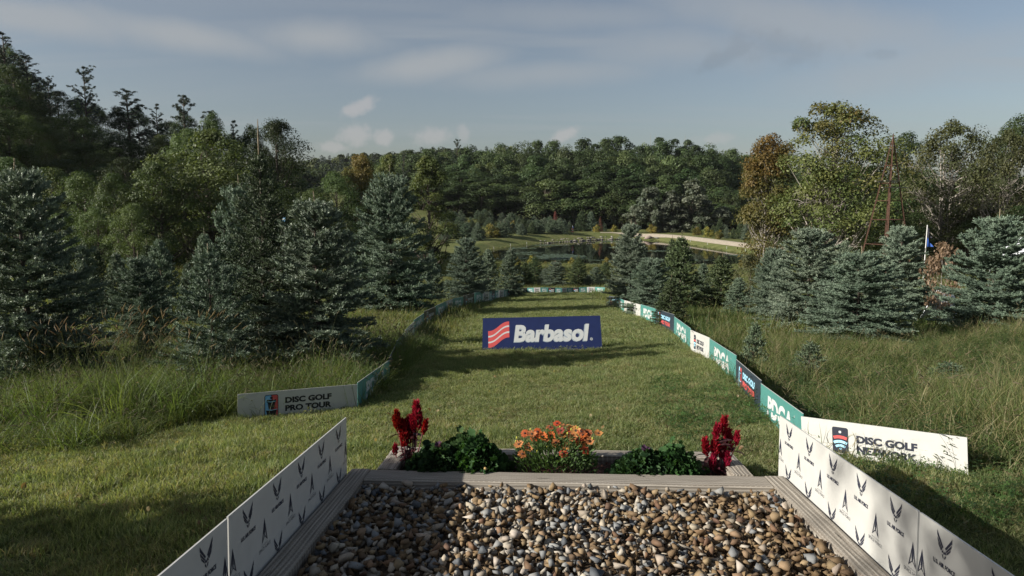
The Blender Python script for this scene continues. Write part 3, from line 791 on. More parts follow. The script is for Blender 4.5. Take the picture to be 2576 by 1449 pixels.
put_fir(4, 1372, 672, 58, 22, 'small fir between spruce and low rounded fir')
put_fir(5, 1456, 640, 58, 32, 'green fir behind the middle of the back boards')
put_fir(4, 1500, 668, 60, 26, 'small fir left of the right end of the back boards')
put_fir(5, 1525, 655, 62, 24, 'small green fir behind the right end of the back boards')
put_fir(4, 1480, 690, 57, 16, 'tiny young fir against the back boards')
put_fir(0, 1588, 552, 33, 62, 'bluish fir overhanging the far right end of the lawn')
put_fir(1, 1640, 640, 27, 70, 'wide soft blue fir behind the right board line')
put_fir(5, 1716, 580, 30, 62, 'yellow green layered fir right of the pond centre')
put_fir(5, 1692, 590, 52, 32, 'dark pointed spruce behind the yellow green fir')
put_fir(5, 1818, 632, 28, 62, 'dark green fir against the right arm of the pond')
put_fir(4, 1770, 655, 38, 30, 'pale small fir in front of the right arm of the pond')
put_fir(1, 1950, 612, 21, 62, 'blue fir with thin leader left of the big fir group on the right')
put_fir(0, 2042, 560, 17.5, 118, 'big rounded blue fir in front of the maple trunk')
put_fir(1, 2168, 618, 14.8, 132, 'big wide blue fir in the middle of the right hand group')
put_fir(0, 2272, 556, 20.5, 84, 'blue fir in front of the foot of the rusty tower')
put_fir(1, 2516, 525, 16.0, 126, 'big blue fir with two tops at the right edge')
put_fir(4, 2128, 590, 26, 36, 'thin fir with tall pale leader behind the big fir group')
put_fir(5, 2090, 590, 30, 30, 'small dark fir behind the big rounded blue fir')
put_fir(4, 2335, 690, 22, 46, 'low fir under the dry brown shrub')
put_fir(4, 1860, 690, 24, 38, 'low small fir at the right of the lawn beyond the boards')
put_fir(5, 1690, 690, 21, 46, 'low dark fir touching the far right boards')
put_fir(6, 2390, 905, 8.6, 60, 'little seedling fir in the rough grass right of the network board')
put_fir(6, 1900, 800, 10.5, 34, 'little seedling fir in the grass behind the right boards')
put_fir(6, 2040, 850, 9.5, 46, 'seedling fir below the big wide blue fir')
put_fir(6, 365, 830, 12.5, 42, 'seedling fir in the tall grass left of the sparse fir')
# out of frame on the left: farm firs whose long shadows cross the foreground
for x, y, s in [(-6.6, 2.6, 1.0), (-5.2, -.6, .95), (-9.8, 1.0, 1.15), (-7.2, -3.0, 1.1)]:
    dup(made['fir_0'], (x, y, g1(x, y) - .05), random.uniform(0, 6), s, 'blue farm fir standing outside the left edge of the photo', 'firs beyond the left edge')
SHADE = broadleaf('shade_tree', 63, 13, 1.5, .55, 40, 80, .10, col=GR_M, clump=.36, loose=.25)
sh_ = tree('broadleaf_tree', SHADE, 'tall thin crowned tree outside the photo that dapples the right emblem boards', 'tree', (-13.0, -2.6, g1(-13.0, -2.6)), .4, 1.0)
put_tree('shrub', 'round', ROUND, 2.6, 1.1, 1890, 640, 26, 40, 'round brownish shrub right of the dark fir by the pond', 'shrub')
put_tree('shrub', 'dry', DRY, 3.2, 1.5, 2376, 618, 19, 52, 'shrub with dry brown leaves beside the flag pole', 'shrub')
# the young plantation on the far meadow
for i in range(96):
    u, v = random.random(), random.random()
    px = 1112 + 306 * u; Y = 146 + 26 * u + (58 - 26 * u) * v
    X = xat(px, Y); k = random.choice((6, 6, 4, 5)); s = random.uniform(2.2, 4.4)
    if pond_sd(np.array([X]), np.array([Y]))[0] < 7.5: continue
    key = 'fir_%d' % k; dup(made[key], (X, Y, g1(X, Y) - .1), random.uniform(0, 6), (s * 1.0 / FIR_R[k] * .42, s / FIR_R[k] * .42, s / FIR_H[k]), 'young %s fir in the %s of the plantation, %s' % ({6: 'green', 4: 'bluish', 5: 'dark'}[k], 'near rows' if v < .33 else 'middle rows' if v < .66 else 'rear rows', 'next to the yellow tree' if px < 1200 else 'round the goldenrod bush' if px < 1300 else 'towards the pond'), 'young firs on the far meadow')
for px, h, k in [(1462, 6.5, 5), (1486, 6.2, 4), (1420, 3.6, 4), (1432, 3.0, 6), (1362, 3.0, 4), (1505, 3.4, 4), (1520, 2.8, 6), (1448, 2.4, 6)]:
    Y = 197 + random.uniform(-1, 2); X = xat(px, Y)
    dup(made['fir_%d' % k], (X, Y, g1(X, Y) - .1), random.uniform(0, 6), (h / 3.2 / FIR_R[k], h / 3.2 / FIR_R[k], h / FIR_H[k]), 'young fir in the row at the wood edge behind the disc basket', 'firs behind the disc basket')
for px in np.arange(1640, 1880, 17):
    Y = np.interp(px, [1640, 1720, 1800, 1900], [198, 190, 170, 150]) + random.uniform(-2, 4); X = xat(px, Y); h = random.uniform(2.2, 5.0); k = random.choice((4, 5, 6))
    dup(made['fir_%d' % k], (X, Y, g1(X, Y) - .1), random.uniform(0, 6), (h / 3.4 / FIR_R[k], h / 3.4 / FIR_R[k], h / FIR_H[k]), 'small %s fir beside the track, %s' % ({4: 'bluish', 5: 'dark', 6: 'green'}[k], 'below the silvery trees' if px < 1800 else 'near the orange maple'), 'small firs along the track')
M_RUST = leafy('dead_needle', 0.1, 0.7, 0.2, 0.1)
REDFIR = fir('dead_fir', 48, 3.0, .7, 90, 9, 9, .05, .016, .14, cols=((.14, .045, .03), (.20, .075, .05)), power=.9, leader=.4)
for px, h, lab in [(1396, 6.0, 'rust red dead fir left of the disc basket'), (1509, 4.4, 'rust brown dead fir right of the disc basket')]:
    Y = 196; X = xat(px, Y); tree('dead_fir_tree', REDFIR, lab, 'fir tree', (X, Y, g1(X, Y) - .1), px, (h / 3 * .9, h / 3 * .9, h / 3))
YBUSH = broadleaf('goldenrod', 59, 1.6, 1.3, .0, 26, 60, .11, col=(.10, .115, .03), col2=(.26, .21, .04), clump=.32)
for i, (px, Y, h, hw) in enumerate([(1236, 164, 3.0, 20), (1180, 176, 2.6, 12), (1290, 186, 2.2, 8), (1500, 193, 2.0, 8), (1545, 195, 1.8, 9), (1640, 190, 2.2, 14), (1780, 168, 2.4, 13), (1752, 178, 2.0, 12), (1808, 160, 2.0, 12), (1370, 108, 1.5, 12), (1440, 104, 1.6, 12), (1340, 100, 1.3, 14), (1530, 102, 1.6, 14), (1300, 96, 1.4, 10)]):
    X = xat(px, Y); w = hw * Y / FPX
    where = 'beside the young firs on the far meadow' if Y > 160 and px < 1400 else 'along the wood edge and track behind the pond' if Y > 130 else 'on the near bank of the pond'
    labs = 'yellow flowering goldenrod bush ' + where; grp = 'goldenrod ' + where
    loc = Vector((X, Y, g1(X, Y) - .1))
    if i == 0: made['gold'] = tree('goldenrod_bush', YBUSH, labs, 'bush', loc, 0, (w / 1.3, w / 1.3, h / 1.6), grp)
    else: dup(made['gold'], loc, i, (w / 1.3, w / 1.3, h / 1.6), labs, grp)

# ------------------------------------------------------------------ scatter by geometry nodes (only for what nobody could count)
def scatter(name, pts, rotz, scl, var, sources, label, tilt=None, cat=None):
    pts = np.asarray(pts, np.float32); n_ = len(pts)
    me = bpy.data.meshes.new(name); me.vertices.add(n_); me.vertices.foreach_set('co', pts.ravel())
    a = me.attributes.new('rot', 'FLOAT_VECTOR', 'POINT')
    rv = np.zeros((n_, 3), np.float32); rv[:, 2] = rotz
    if tilt is not None: rv[:, :2] = tilt
    a.data.foreach_set('vector', rv.ravel())
    a = me.attributes.new('scl', 'FLOAT_VECTOR', 'POINT'); s3 = np.asarray(scl, np.float32)
    if s3.ndim == 1: s3 = np.repeat(s3[:, None], 3, 1)
    a.data.foreach_set('vector', np.ascontiguousarray(s3).ravel())
    a = me.attributes.new('var', 'INT', 'POINT'); a.data.foreach_set('value', np.asarray(var, np.int32))
    ng = bpy.data.node_groups.new(name, 'GeometryNodeTree')
    ng.interface.new_socket('Geometry', in_out='INPUT', socket_type='NodeSocketGeometry'); ng.interface.new_socket('Geometry', in_out='OUTPUT', socket_type='NodeSocketGeometry')
    N_, L_ = ng.nodes, ng.links
    gi, go = N_.new('NodeGroupInput'), N_.new('NodeGroupOutput')
    def attr(nm, typ):
        q = N_.new('GeometryNodeInputNamedAttribute'); q.data_type = typ; q.inputs[0].default_value = nm
        return next(s for s in q.outputs if s.enabled and s.name == 'Attribute')
    ra, sa, va = attr('rot', 'FLOAT_VECTOR'), attr('scl', 'FLOAT_VECTOR'), attr('var', 'INT')
    er = N_.new('FunctionNodeEulerToRotation'); L_.new(ra, er.inputs[0])
    jn = N_.new('GeometryNodeJoinGeometry')
    for k, me_s in enumerate(sources):
        so = bpy.data.objects.new(name + '_source', me_s)
        oi = N_.new('GeometryNodeObjectInfo'); oi.inputs[0].default_value = so
        cp = N_.new('FunctionNodeCompare'); cp.data_type = 'INT'; cp.operation = 'EQUAL'
        ia = [s for s in cp.inputs if s.type == 'INT']; L_.new(va, ia[0]); ia[1].default_value = k
        ip = N_.new('GeometryNodeInstanceOnPoints')
        L_.new(gi.outputs[0], ip.inputs['Points']); L_.new(cp.outputs[0], ip.inputs['Selection']); L_.new(oi.outputs['Geometry'], ip.inputs['Instance'])
        L_.new(er.outputs[0], ip.inputs['Rotation']); L_.new(sa, ip.inputs['Scale']); L_.new(ip.outputs[0], jn.inputs[0])
    L_.new(jn.outputs[0], go.inputs[0])
    ob = obj(name, me)
    md = ob.modifiers.new('scatter', 'NODES'); md.node_group = ng
    return tag(ob, label, cat, None, 'stuff')

# far wooded ridges: one mass
fp = []
while len(fp) < 1500:
    X, Y = rng.uniform(-330, 330), rng.uniform(300, 690)
    if -.55 < X / Y < .52: fp.append((X, Y))
for _ in range(900):
    X, Y = rng.uniform(-190, -30), rng.uniform(108, 300)
    q_ = np.interp(CX + X / Y * FPX, sky_x, sky_y)
    if X < np.interp(Y, [108, 125, 210, 260], [-40, -100, -120, -80]) and X / Y > -.85 and g1(X, Y) + 19 < (505 - q_) / FPX * Y: fp.append((X, Y))
fp = np.array(fp); fz = G(fp[:, 0], fp[:, 1]) - .5
tiny = [broadleaf('ridge_a', 61, 13, 5.6, .05, 20, 26, .95, col=(.04, .058, .024), col2=(.062, .08, .03), clump=.32)[0], broadleaf('ridge_b', 62, 14, 5.2, .05, 20, 26, .95, col=(.05, .07, .028), col2=(.075, .09, .034), clump=.32)[0], FARPINE[0]]
fs = rng.uniform(.8, 1.35, len(fp)); fv = rng.choice([0, 1, 0, 1, 0, 1, 2], len(fp)); fs = np.where(fv == 2, fs * .75, fs)
scatter('far_forest', np.column_stack([fp, fz]), rng.uniform(0, 6.28, len(fp)), fs, fv, tiny, 'hazy green forest covering the distant ridges', cat='forest')

# ------------------------------------------------------------------ lettering and emblems (flat prints standing 1.5 mm proud)
def text_pts(body, bold=0.03, shear=0.0, space=1.0):
    """letters as a flat mesh normalised to 1 high (capitals), lower left at the origin: verts (x,y), faces"""
    cu = bpy.data.curves.new('lettering', 'FONT'); cu.body = body; cu.offset = bold; cu.shear = shear; cu.space_character = space; cu.resolution_u = 3
    ob = bpy.data.objects.new('lettering', cu); me = bpy.data.meshes.new_from_object(ob)
    v = np.array([q.co[:2] for q in me.vertices]); f = [tuple(p.vertices) for p in me.polygons]
    bpy.data.objects.remove(ob); bpy.data.curves.remove(cu); bpy.data.meshes.remove(me)
    v = v - v.min(0); v = v / v[:, 1].max()
    return v, f
_tcache = {}
def text(body, **k):
    key = (body, tuple(sorted(k.items())))
    if key not in _tcache: _tcache[key] = text_pts(body, **k)
    return _tcache[key]

class Flat:
    """2-D shapes for one print colour"""
    def __init__(s): s.v, s.f = [], []
    def add(s, v, f): o = len(s.v); s.v += [tuple(p) for p in v]; s.f += [tuple(i + o for i in q) for q in f]; return s
    def poly(s, pts): return s.add(pts, [tuple(range(len(pts)))])
    def text(s, body, x, y, w, h, **k): v, f = text(body, **k); return s.add(v / v.max(0) * [w, h] + [x, y], f)
    def strip(s, a, b):
        n_ = len(a); return s.add(list(a) + list(b), [(i, i + 1, n_ + i + 1, n_ + i) for i in range(n_ - 1)])
    def arc(s, cx, cy, r0, r1, a0, a1, n_=12):
        t_ = np.linspace(R(a0), R(a1), n_)
        return s.strip([(cx + r1 * math.cos(q), cy + r1 * math.sin(q)) for q in t_], [(cx + r0 * math.cos(q), cy + r0 * math.sin(q)) for q in t_])
    def disc(s, cx, cy, r, n_=16): return s.poly([(cx + r * math.cos(q), cy + r * math.sin(q)) for q in np.linspace(0, 2 * math.pi, n_, endpoint=False)])
    def rrect(s, x0, y0, x1, y1, r, n_=5):
        p = []
        for cx, cy, a in ((x1 - r, y1 - r, 0), (x0 + r, y1 - r, 90), (x0 + r, y0 + r, 180), (x1 - r, y0 + r, 270)):
            p += [(cx + r * math.cos(R(a + 90 * i / n_)), cy + r * math.sin(R(a + 90 * i / n_))) for i in range(n_ + 1)]
        return s.poly(p)
    def frame(s, x0, y0, x1, y1, r, w, n_=5):
        def ring(x0, y0, x1, y1, r):
            p = []
            for cx, cy, a in ((x1 - r, y1 - r, 0), (x0 + r, y1 - r, 90), (x0 + r, y0 + r, 180), (x1 - r, y0 + r, 270)):
                p += [(cx + r * math.cos(R(a + 90 * i / n_)), cy + r * math.sin(R(a + 90 * i / n_))) for i in range(n_ + 1)]
            return p + p[:1]
        return s.strip(ring(x0, y0, x1, y1, r), ring(x0 + w, y0 + w, x1 - w, y1 - w, max(r - w, .001)))
    def clip(s, x0, x1):
        bm = bmesh.new()
        vs = [bm.verts.new((x, 0, y)) for x, y in s.v]
        for q in s.f:
            try: bm.faces.new([vs[i] for i in q])
            except ValueError: pass
        for px, nx in ((x0, -1), (x1, 1)):
            bmesh.ops.bisect_plane(bm, geom=bm.verts[:] + bm.edges[:] + bm.faces[:], plane_co=(px, 0, 0), plane_no=(nx, 0, 0), clear_outer=True)
        bm.verts.index_update(); s.v = [(v.co.x, v.co.z) for v in bm.verts]; s.f = [tuple(v.index for v in q.verts) for q in bm.faces]
        bm.free(); return s
    def build(s, name, mat, parent, y=-0.0015, ox=0, oz=0, sx=1, sz=1):
        return obj(name, mesh_py(name, [(ox + a * sx, y, oz + b_ * sz) for a, b_ in s.v], s.f, mat), parent)

def split_letters(body, bold, gap, shift, y0, y1):
    """letters cut by a slanting line, the lower half slid sideways"""
    v, f = text(body, bold=bold, shear=0.0)
    w = v[:, 0].max()
    out = Flat()
    for side in (1, -1):
        bm = bmesh.new(); vs = [bm.verts.new((x, y, 0)) for x, y in v]
        for q in f: bm.faces.new([vs[i] for i in q])
        nrm = Vector((-(y1 - y0), w, 0)).normalized()
        bmesh.ops.bisect_plane(bm, geom=bm.verts[:] + bm.edges[:] + bm.faces[:], plane_co=(0, y0 + side * gap / 2, 0), plane_no=nrm, clear_inner=side > 0, clear_outer=side < 0)
        bm.verts.index_update()
        sh = 0 if side > 0 else shift
        out.add([(q.co.x + sh, q.co.y) for q in bm.verts], [tuple(q.index for q in p.verts) for p in bm.faces]); bm.free()
    return out, w

W_WHITE = plain('white_board', (.46, .46, .44), .42, .45, noise=.05, scale=9, dirt=((.38, .36, .30), .72))
W_TEAL = plain('teal_board', (.066, .215, .197), .45, .4, noise=.06, scale=9, dirt=((.25, .38, .35), .74))
W_BLACK = plain('black_board', (.018, .020, .022), .45, .4, noise=.2, scale=20, dirt=((.10, .10, .10), .73))
W_NAVY = plain('navy_board', (.022, .034, .052), .45, .4, noise=.2, scale=20, dirt=((.16, .17, .18), .71))
P_BLACK = plain('black_print', (.012, .013, .018), .5, noise=.2)
P_INK = plain('ink_print', (.020, .024, .040), .5, noise=.25, scale=60, dirt=((.45, .45, .42), .76))
P_WHITE = plain('white_print', (.52, .54, .54), .45, noise=.05)
P_RED = plain('red_print', (.55, .085, .085), .5, noise=.08)
P_BLUE = plain('blue_print', (.16, .40, .66), .5, noise=.08)
P_LBLUE = plain('light_blue_print', (.33, .62, .80), .5, noise=.08)

PDGA, PDGA_W = split_letters('PDGA', .045, .10, -.09, .30, .62)

def pdga(board, L, h):
    th = h * .60; w = L * .60
    PDGA.build('lettering', P_WHITE, board, ox=L * .5 - w / 2 + .02 * L, oz=h * .21, sx=w / PDGA_W, sz=th)
    Flat().arc(0, 0, h * .015, h * .024, 0, 360, 12).build('trademark_ring', P_WHITE, board, ox=L * .52 + w / 2 + .03 * L, oz=h * .78, sx=L / h / 2.6)

def net_logo(board, x, z, w, hh, m_body, m_dot, outline=False):
    b_ = Flat().frame(0, 0, w, hh, w * .16, w * .07) if outline else Flat().rrect(0, 0, w, hh, w * .13)
    b_.build('logo', m_body, board, ox=x, oz=z)
    c = w / 2
    Flat().disc(c, hh * .84, w * .085).arc(c, hh * 1.05, hh * .93, hh * 1.01, 253, 287).build('logo_dot', m_dot, board, -.003, x, z)
    Flat().arc(c, hh * .10, hh * .52, hh * .62, 68, 112).build('logo_red_arc', P_RED, board, -.003, x, z)
    Flat().arc(c, hh * .10, hh * .37, hh * .46, 60, 120).arc(c, hh * .14, hh * .20, hh * .28, 52, 128).disc(c, hh * .27, w * .075).build('logo_blue_arc', P_LBLUE, board, -.003, x, z)

def tour_logo(board, x, z, w, hh, dark, m_dark=P_BLACK):
    k = w * .05
    Flat().rrect(0, 0, w, hh, w * .16).build('logo', m_dark, board, ox=x, oz=z)
    Flat().rrect(k, k, w * .5, hh - k, w * .11).build('logo_blue_half', P_BLUE if not dark else P_LBLUE, board, -.0025, x, z)
    Flat().rrect(w * .5, k, w - k, hh - k, w * .11).build('logo_red_half', P_RED, board, -.0025, x, z)
    q = Flat()
    q.disc(w * .5, hh * .86, w * .10).add([(w * .16, hh * .66), (w * .84, hh * .66), (w * .84, hh * .78), (w * .16, hh * .78)], [(0, 1, 2, 3)])
    q.poly([(w * .22, hh * .67), (w * .30, hh * .36), (w * .70, hh * .36), (w * .78, hh * .67)])
    q.poly([(w * .10, hh * .34), (w * .20, hh * .08), (w * .80, hh * .08), (w * .90, hh * .34)])
    q.build('logo_basket', m_dark, board, -.0035, x, z)
    Flat().strip([(w * .2, hh * .69), (w * .5, hh * .665), (w * .8, hh * .69)], [(w * .2, hh * .715), (w * .5, hh * .69), (w * .8, hh * .715)]).strip([(w * .08, hh * .33), (w * .5, hh * .295), (w * .92, hh * .33)], [(w * .08, hh * .355), (w * .5, hh * .32), (w * .92, hh * .355)]).build('logo_line', P_LBLUE, board, -.0045, x, z)

def two_lines(board, a, b_, x, z, w, h, m1, m2, bold=.05):
    Flat().text(a, x, z + h * .56, w, h * .42, bold=bold).build('lettering', m1, board)
    Flat().text(b_, x, z, w * (1.0 if len(b_) > 6 else .84), h * .42, bold=bold).build('lettering', m2, board)

def make_board(kind, A, B, h, label, group=None, sink=.03, name='sign_board', lean=0.0):
    """a hollow plastic sheet standing in the grass from A to B, read left to right from A"""
    A, B = Vector(A), Vector(B); L = (B - A).length
    ex = (B - A).normalized(); ey = Vector((0, 0, 1)).cross(ex).normalized(); ez = ex.cross(ey).normalized()
    if lean: q = Matrix.Rotation(lean, 3, ex); ey, ez = q @ ey, q @ ez
    t_ = thing(name, label, 'sign board', (0, 0, 0), 0, group)
    M = Matrix.Identity(4)
    for i, c_ in enumerate((ex, ey, ez)): M.col[i][:3] = c_
    M.col[3][:3] = A - ez * sink
    t_.matrix_world = M
    mats = {'tour': W_WHITE, 'pdga': W_TEAL, 'net_black': W_BLACK, 'net': W_WHITE, 'tour_navy': W_NAVY, 'force': W_WHITE}
    # sheet: slightly bowed, with a pale cut edge along the top
    nseg = 8; bow = random.uniform(-.012, .012) * L
    v, f = [], []
    for i in range(nseg + 1):
        u = i / nseg; yb = bow * math.sin(math.pi * u) * (0 if kind == 'force' else 1) * 0
        for yy in (0.0, .009):
            for zz in (0.0, h): v.append((u * L, yb + yy, zz))
    for i in range(nseg):
        a = 4 * i; b_ = a + 4
        f += [(a, b_, b_ + 1, a + 1), (a + 2, a + 3, b_ + 3, b_ + 2), (a + 1, b_ + 1, b_ + 3, a + 3), (a, a + 2, b_ + 2, b_)]
    f += [(0, 1, 3, 2), (4 * nseg, 4 * nseg + 2, 4 * nseg + 3, 4 * nseg + 1)]
    obj('sheet', mesh_py('sheet', v, f, mats[kind]), t_)
    obj('top_edge', MB().box(0, L, .0005, .0085, h, h + .0025).mesh('top_edge', W_WHITE), t_)
    for u in (.15, .85):                                       # wire stakes behind
        obj('stake', MB().tube([(u * L, .014, -.12), (u * L, .014, h * .72)], .004, 5).mesh('stake', M_RUSTY), t_)
    if kind == 'pdga': pdga(t_, L, h)
    elif kind == 'net':
        cw = L * .52; x = L * .21
        net_logo(t_, x, h * .12, cw * .20, h * .74, P_INK, P_WHITE); two_lines(t_, 'DISC GOLF', 'NETWORK', x + cw * .30, h * .26, cw * .70, h * .46, P_INK, P_INK, .055)
    elif kind == 'net_black':
        cw = L * .62; x = L * .19
        net_logo(t_, x, h * .10, cw * .22, h * .80, P_WHITE, P_WHITE, True); two_lines(t_, 'DISC GOLF', 'NETWORK', x + cw * .32, h * .28, cw * .68, h * .44, P_WHITE, P_WHITE, .055)
    elif kind == 'tour':
        cw = L * .56; x = L * .21
        tour_logo(t_, x, h * .12, cw * .20, h * .78, False); two_lines(t_, 'DISC GOLF', 'PRO TOUR', x + cw * .30, h * .28, cw * .70, h * .50, P_BLACK, P_BLACK)
    elif kind == 'tour_navy':
        cw = L * .66; x = L * .16
        tour_logo(t_, x, h * .10, cw * .20, h * .80, True, W_NAVY); two_lines(t_, 'DISC GOLF', 'PRO TOUR', x + cw * .28, h * .26, cw * .72, h * .52, P_LBLUE, P_RED)
    return t_, L

M_RUSTY = plain('rusty_steel', (.072, .038, .026), .8, .25, noise=.5, scale=14, bump=.4, dirt=((.055, .032, .024), .62))

# ------------------------------------------------------------------ board lines on both sides of the lawn
# (frame position of each joint at the grass, board height in frame units there)
LJ = [(597, 1062), (900, 1030), (980.5, 957), (998, 912), (1020, 879), (1042, 850), (1067, 826), (1096.5, 808), (1123, 791), (1139, 783.5), (1165.4, 776.5), (1194, 766.5), (1213.7, 763), (1231, 759), (1237.6, 756), (1245, 753.5), (1254.7, 751.5), (1267.7, 749.5), (1277.5, 747), (1284, 745.5), (1289, 743.5), (1297, 741.5), (1308.8, 738)]
LK = ['tour', 'pdga', 'net_black', 'pdga', 'tour', 'pdga', 'net_black', 'pdga', 'tour', 'pdga', 'net_black', 'pdga', 'tour', 'pdga', 'net_black', 'pdga', 'tour', 'pdga', 'net_black', 'pdga', 'tour', 'pdga']
LLAB = ['long white lettered board with blue and red logo, nearest in the left line', 'teal board with split white letters next to the long white board', 'steeply angled black board at the bend between two teal boards on the left', 'narrow teal board just beyond the bend of the left line',
        'white lettered board above the bend of the left line, below a teal one', 'teal board in the left line level with the blue board\'s foot', 'black board in the left line level with the middle of the big blue board', 'teal board in the left line level with the top of the big blue board',
        'white board between two teal boards, just above the big blue board\'s top edge', 'teal board directly below the widest black board of the left line', 'widest black board with outlined logo in the left line', 'teal board directly beyond the widest black board of the left line',
        'wider white board where the left line starts to recede into small boards', 'small teal board right after the wider white board', 'small black board, first of two in the receding end of the left line', 'small teal board right after the first small black board',
        'small white board between two small teal boards in the receding left line', 'small teal board just before the second small black board', 'small black board, last before the far left corner', 'thin teal sliver of a board after the last small black board',
        'small white board next to last before the far left corner', 'teal board rising to the far left corner of the boards']
BJ = [(1310, 737.5), (1327, 740), (1343, 741), (1359.5, 742), (1379, 742.5), (1396.5, 742), (1413, 742), (1426, 741), (1440.5, 739), (1457, 738), (1476.5, 737), (1497, 736), (1522, 736)]
BK = ['net_black', 'pdga', 'tour', 'pdga', 'net_black', 'pdga', 'tour', 'pdga', 'net_black', 'pdga', 'tour', 'pdga']
BLAB = ['slanted black board at the left end of the back row', 'teal board right of the slanted black board in the back row', 'first white board of the back row from the left', 'teal board between the first white and the middle black board of the back row',
        'middle black board of the back row', 'teal board right of the middle black board of the back row', 'middle white board of the back row', 'teal board left of the right hand black board of the back row', 'right hand black board of the back row',
        'teal board right of the right hand black board of the back row', 'last white board of the back row', 'teal board at the right end of the back row']
RJ = [(1532, 768), (1551, 771), (1570, 783), (1611, 799), (1649, 815), (1695, 838), (1736, 880), (1784, 906), (1850, 965), (1912, 1037), (2017, 1136), (2438, 1206)]
RK = ['tour_navy', 'pdga', 'net', 'pdga', 'tour_navy', 'pdga', 'net', 'pdga', 'tour_navy', 'pdga', 'net']
RLAB = ['small navy board at the far end of the right line', 'small teal board second from the far end of the right line', 'small white board with dark logo near the far end of the right line', 'teal board between the small white board and a navy board on the right', 'navy board with blue and red letters level with the big blue board\'s top',
        'teal board standing forward of the navy board, level with the big blue board\'s middle', 'white board between two teal boards, level with the big blue board\'s foot', 'teal board above the nearest navy board on the right', 'nearest navy board with blue and red letters at the bend of the right line',
        'large teal board partly hidden by the white emblem board on the right', 'long white board with dark logo and lettering, nearest in the right line']
LH = [72, 66, 55, 50, 47, 43, 41, 39, 34, 32, 32, 31, 29, 26, 24, 22.5, 21.5, 20.5, 19.5, 18.5, 18, 17.5, 17.5]
RH = [19.5 + 4, 24, 28, 33, 40, 46, 50, 59, 68, 74, 98, 100]
def line(J, K, H, labs, group):
    pts = [ray(x, y) for x, y in J]
    hs_ = [hh * p.y / FPX for hh, p in zip(H, pts)]
    for i, k in enumerate(K):
        A, B = pts[i], pts[i + 1]
        e = (B - A).normalized() * .006
        make_board(k, A + e, B - e, (hs_[i] + hs_[i + 1]) / 2 + .03, labs[i], group)
    return pts, hs_
LP, lh = line(LJ, LK, LH, LLAB, 'boards lining the left of the lawn')
RP, rh = line(RJ, RK, RH, RLAB, 'boards lining the right of the lawn')
yb = LP[-1].y
bpts = []
for x, y in BJ:
    Yb = yb + (y - 738) * -.0; p = at(x, 738, Yb + .35 * math.sin(x * .35)); bpts.append(Vector((p.x, p.y, g1(p.x, p.y))))
for i, k in enumerate(BK):
    make_board(k, bpts[i], bpts[i + 1], 14.6 * yb / FPX, BLAB[i], 'back row of boards at the lawn end')

# ------------------------------------------------------------------ the big blue board on the lawn
W_BLUE = plain('blue_board', (.011, .020, .082), .42, .45, noise=.10, scale=6, dirt=((.07, .085, .16), .735))
P_SHADE = plain('grey_blue_print', (.30, .36, .42), .45, noise=.05)
a, b_ = ray(1213, 886), ray(1521, 884)
b_ = Vector((xat(1521, a.y), a.y + .05, a.z + .04))
bw = (b_ - a).length; bh = bw * .292
ex = (b_ - a).normalized(); ey = Vector((0, 0, 1)).cross(ex).normalized(); ez = ex.cross(ey)
q = Matrix.Rotation(R(-13), 3, ex); ey2, ez2 = q @ ey, q @ ez
M = Matrix.Identity(4)
for i, c_ in enumerate((ex, ey2, ez2)): M.col[i][:3] = c_
M.col[3][:3] = a - ez2 * .02
bb = thing('sandwich_board', 'big navy blue board with red striped emblem and white lettering on the lawn', 'sign board')
bb.matrix_world = M
obj('front_panel', MB().add([(0, 0, 0), (bw, 0, 0), (bw * .99, 0, bh), (bw * .01, 0, bh * .985), (0, .012, 0), (bw, .012, 0), (bw * .99, .012, bh), (bw * .01, .012, bh * .985)], [(0, 1, 2, 3), (4, 7, 6, 5), (3, 2, 6, 7), (0, 3, 7, 4), (1, 5, 6, 2), (0, 4, 5, 1)]).mesh('front_panel', W_BLUE), bb)
sl = math.tan(R(26)) * bh
obj('rear_panel', MB().add([(0.02, sl + .03, 0), (bw - .02, sl + .03, 0), (bw * .985, .02, bh * .98), (bw * .015, .02, bh * .965), (0.02, sl + .042, 0), (bw - .02, sl + .042, 0), (bw * .985, .032, bh * .98), (bw * .015, .032, bh * .965)], [(0, 1, 2, 3), (4, 7, 6, 5), (3, 2, 6, 7), (0, 3, 7, 4), (1, 5, 6, 2), (0, 4, 5, 1)]).mesh('rear_panel', W_BLUE), bb)
u_ = bw / 2240.0                       # units of the close study of the board: 2240 wide, origin lower left at (150, 820)
def bxy(x, y): return ((x - 145) * u_, (825 - y) * u_)
st = [(265, 700, 640, 445), ]
def wave(y_l, y_r, n_=11):
    out = []
    for i in range(n_):
        t_ = i / (n_ - 1); x = 262 + (656 - 262) * t_
        s_ = t_ * t_ * (3 - 2 * t_) * .45 + t_ * .55
        out.append(bxy(x, y_l + (y_r - y_l) * s_ + 16 * math.sin(t_ * 2 * math.pi)))
    return out
Flat().strip(wave(425, 250), wave(515, 322)).strip(wave(545, 350), wave(622, 432)).strip(wave(652, 462), wave(735, 545)).build('red_stripe', P_RED, bb)
Flat().strip(wave(515, 322), wave(545, 350)).strip(wave(622, 432), wave(652, 462)).build('white_stripe', P_WHITE, bb)
x0, z0 = bxy(740, 640); x1, z1 = bxy(2150, 320)
Flat().text('Barbasol', x0 - .010 * bw / 2.5, z0 - .012 * bw / 2.5, x1 - x0, z1 - z0, bold=.055, shear=.14).build('lettering_shade', P_SHADE, bb)
Flat().text('Barbasol', x0, z0, x1 - x0, z1 - z0, bold=.042, shear=.14).build('lettering', P_WHITE, bb, -.004)
rx, rz = bxy(2186, 605)
Flat().arc(0, 0, 18 * u_, 26 * u_, 0, 360, 16).text('R', -10 * u_, -12 * u_, 20 * u_, 24 * u_, bold=.02).build('trademark', P_WHITE, bb, -.003, rx, rz)

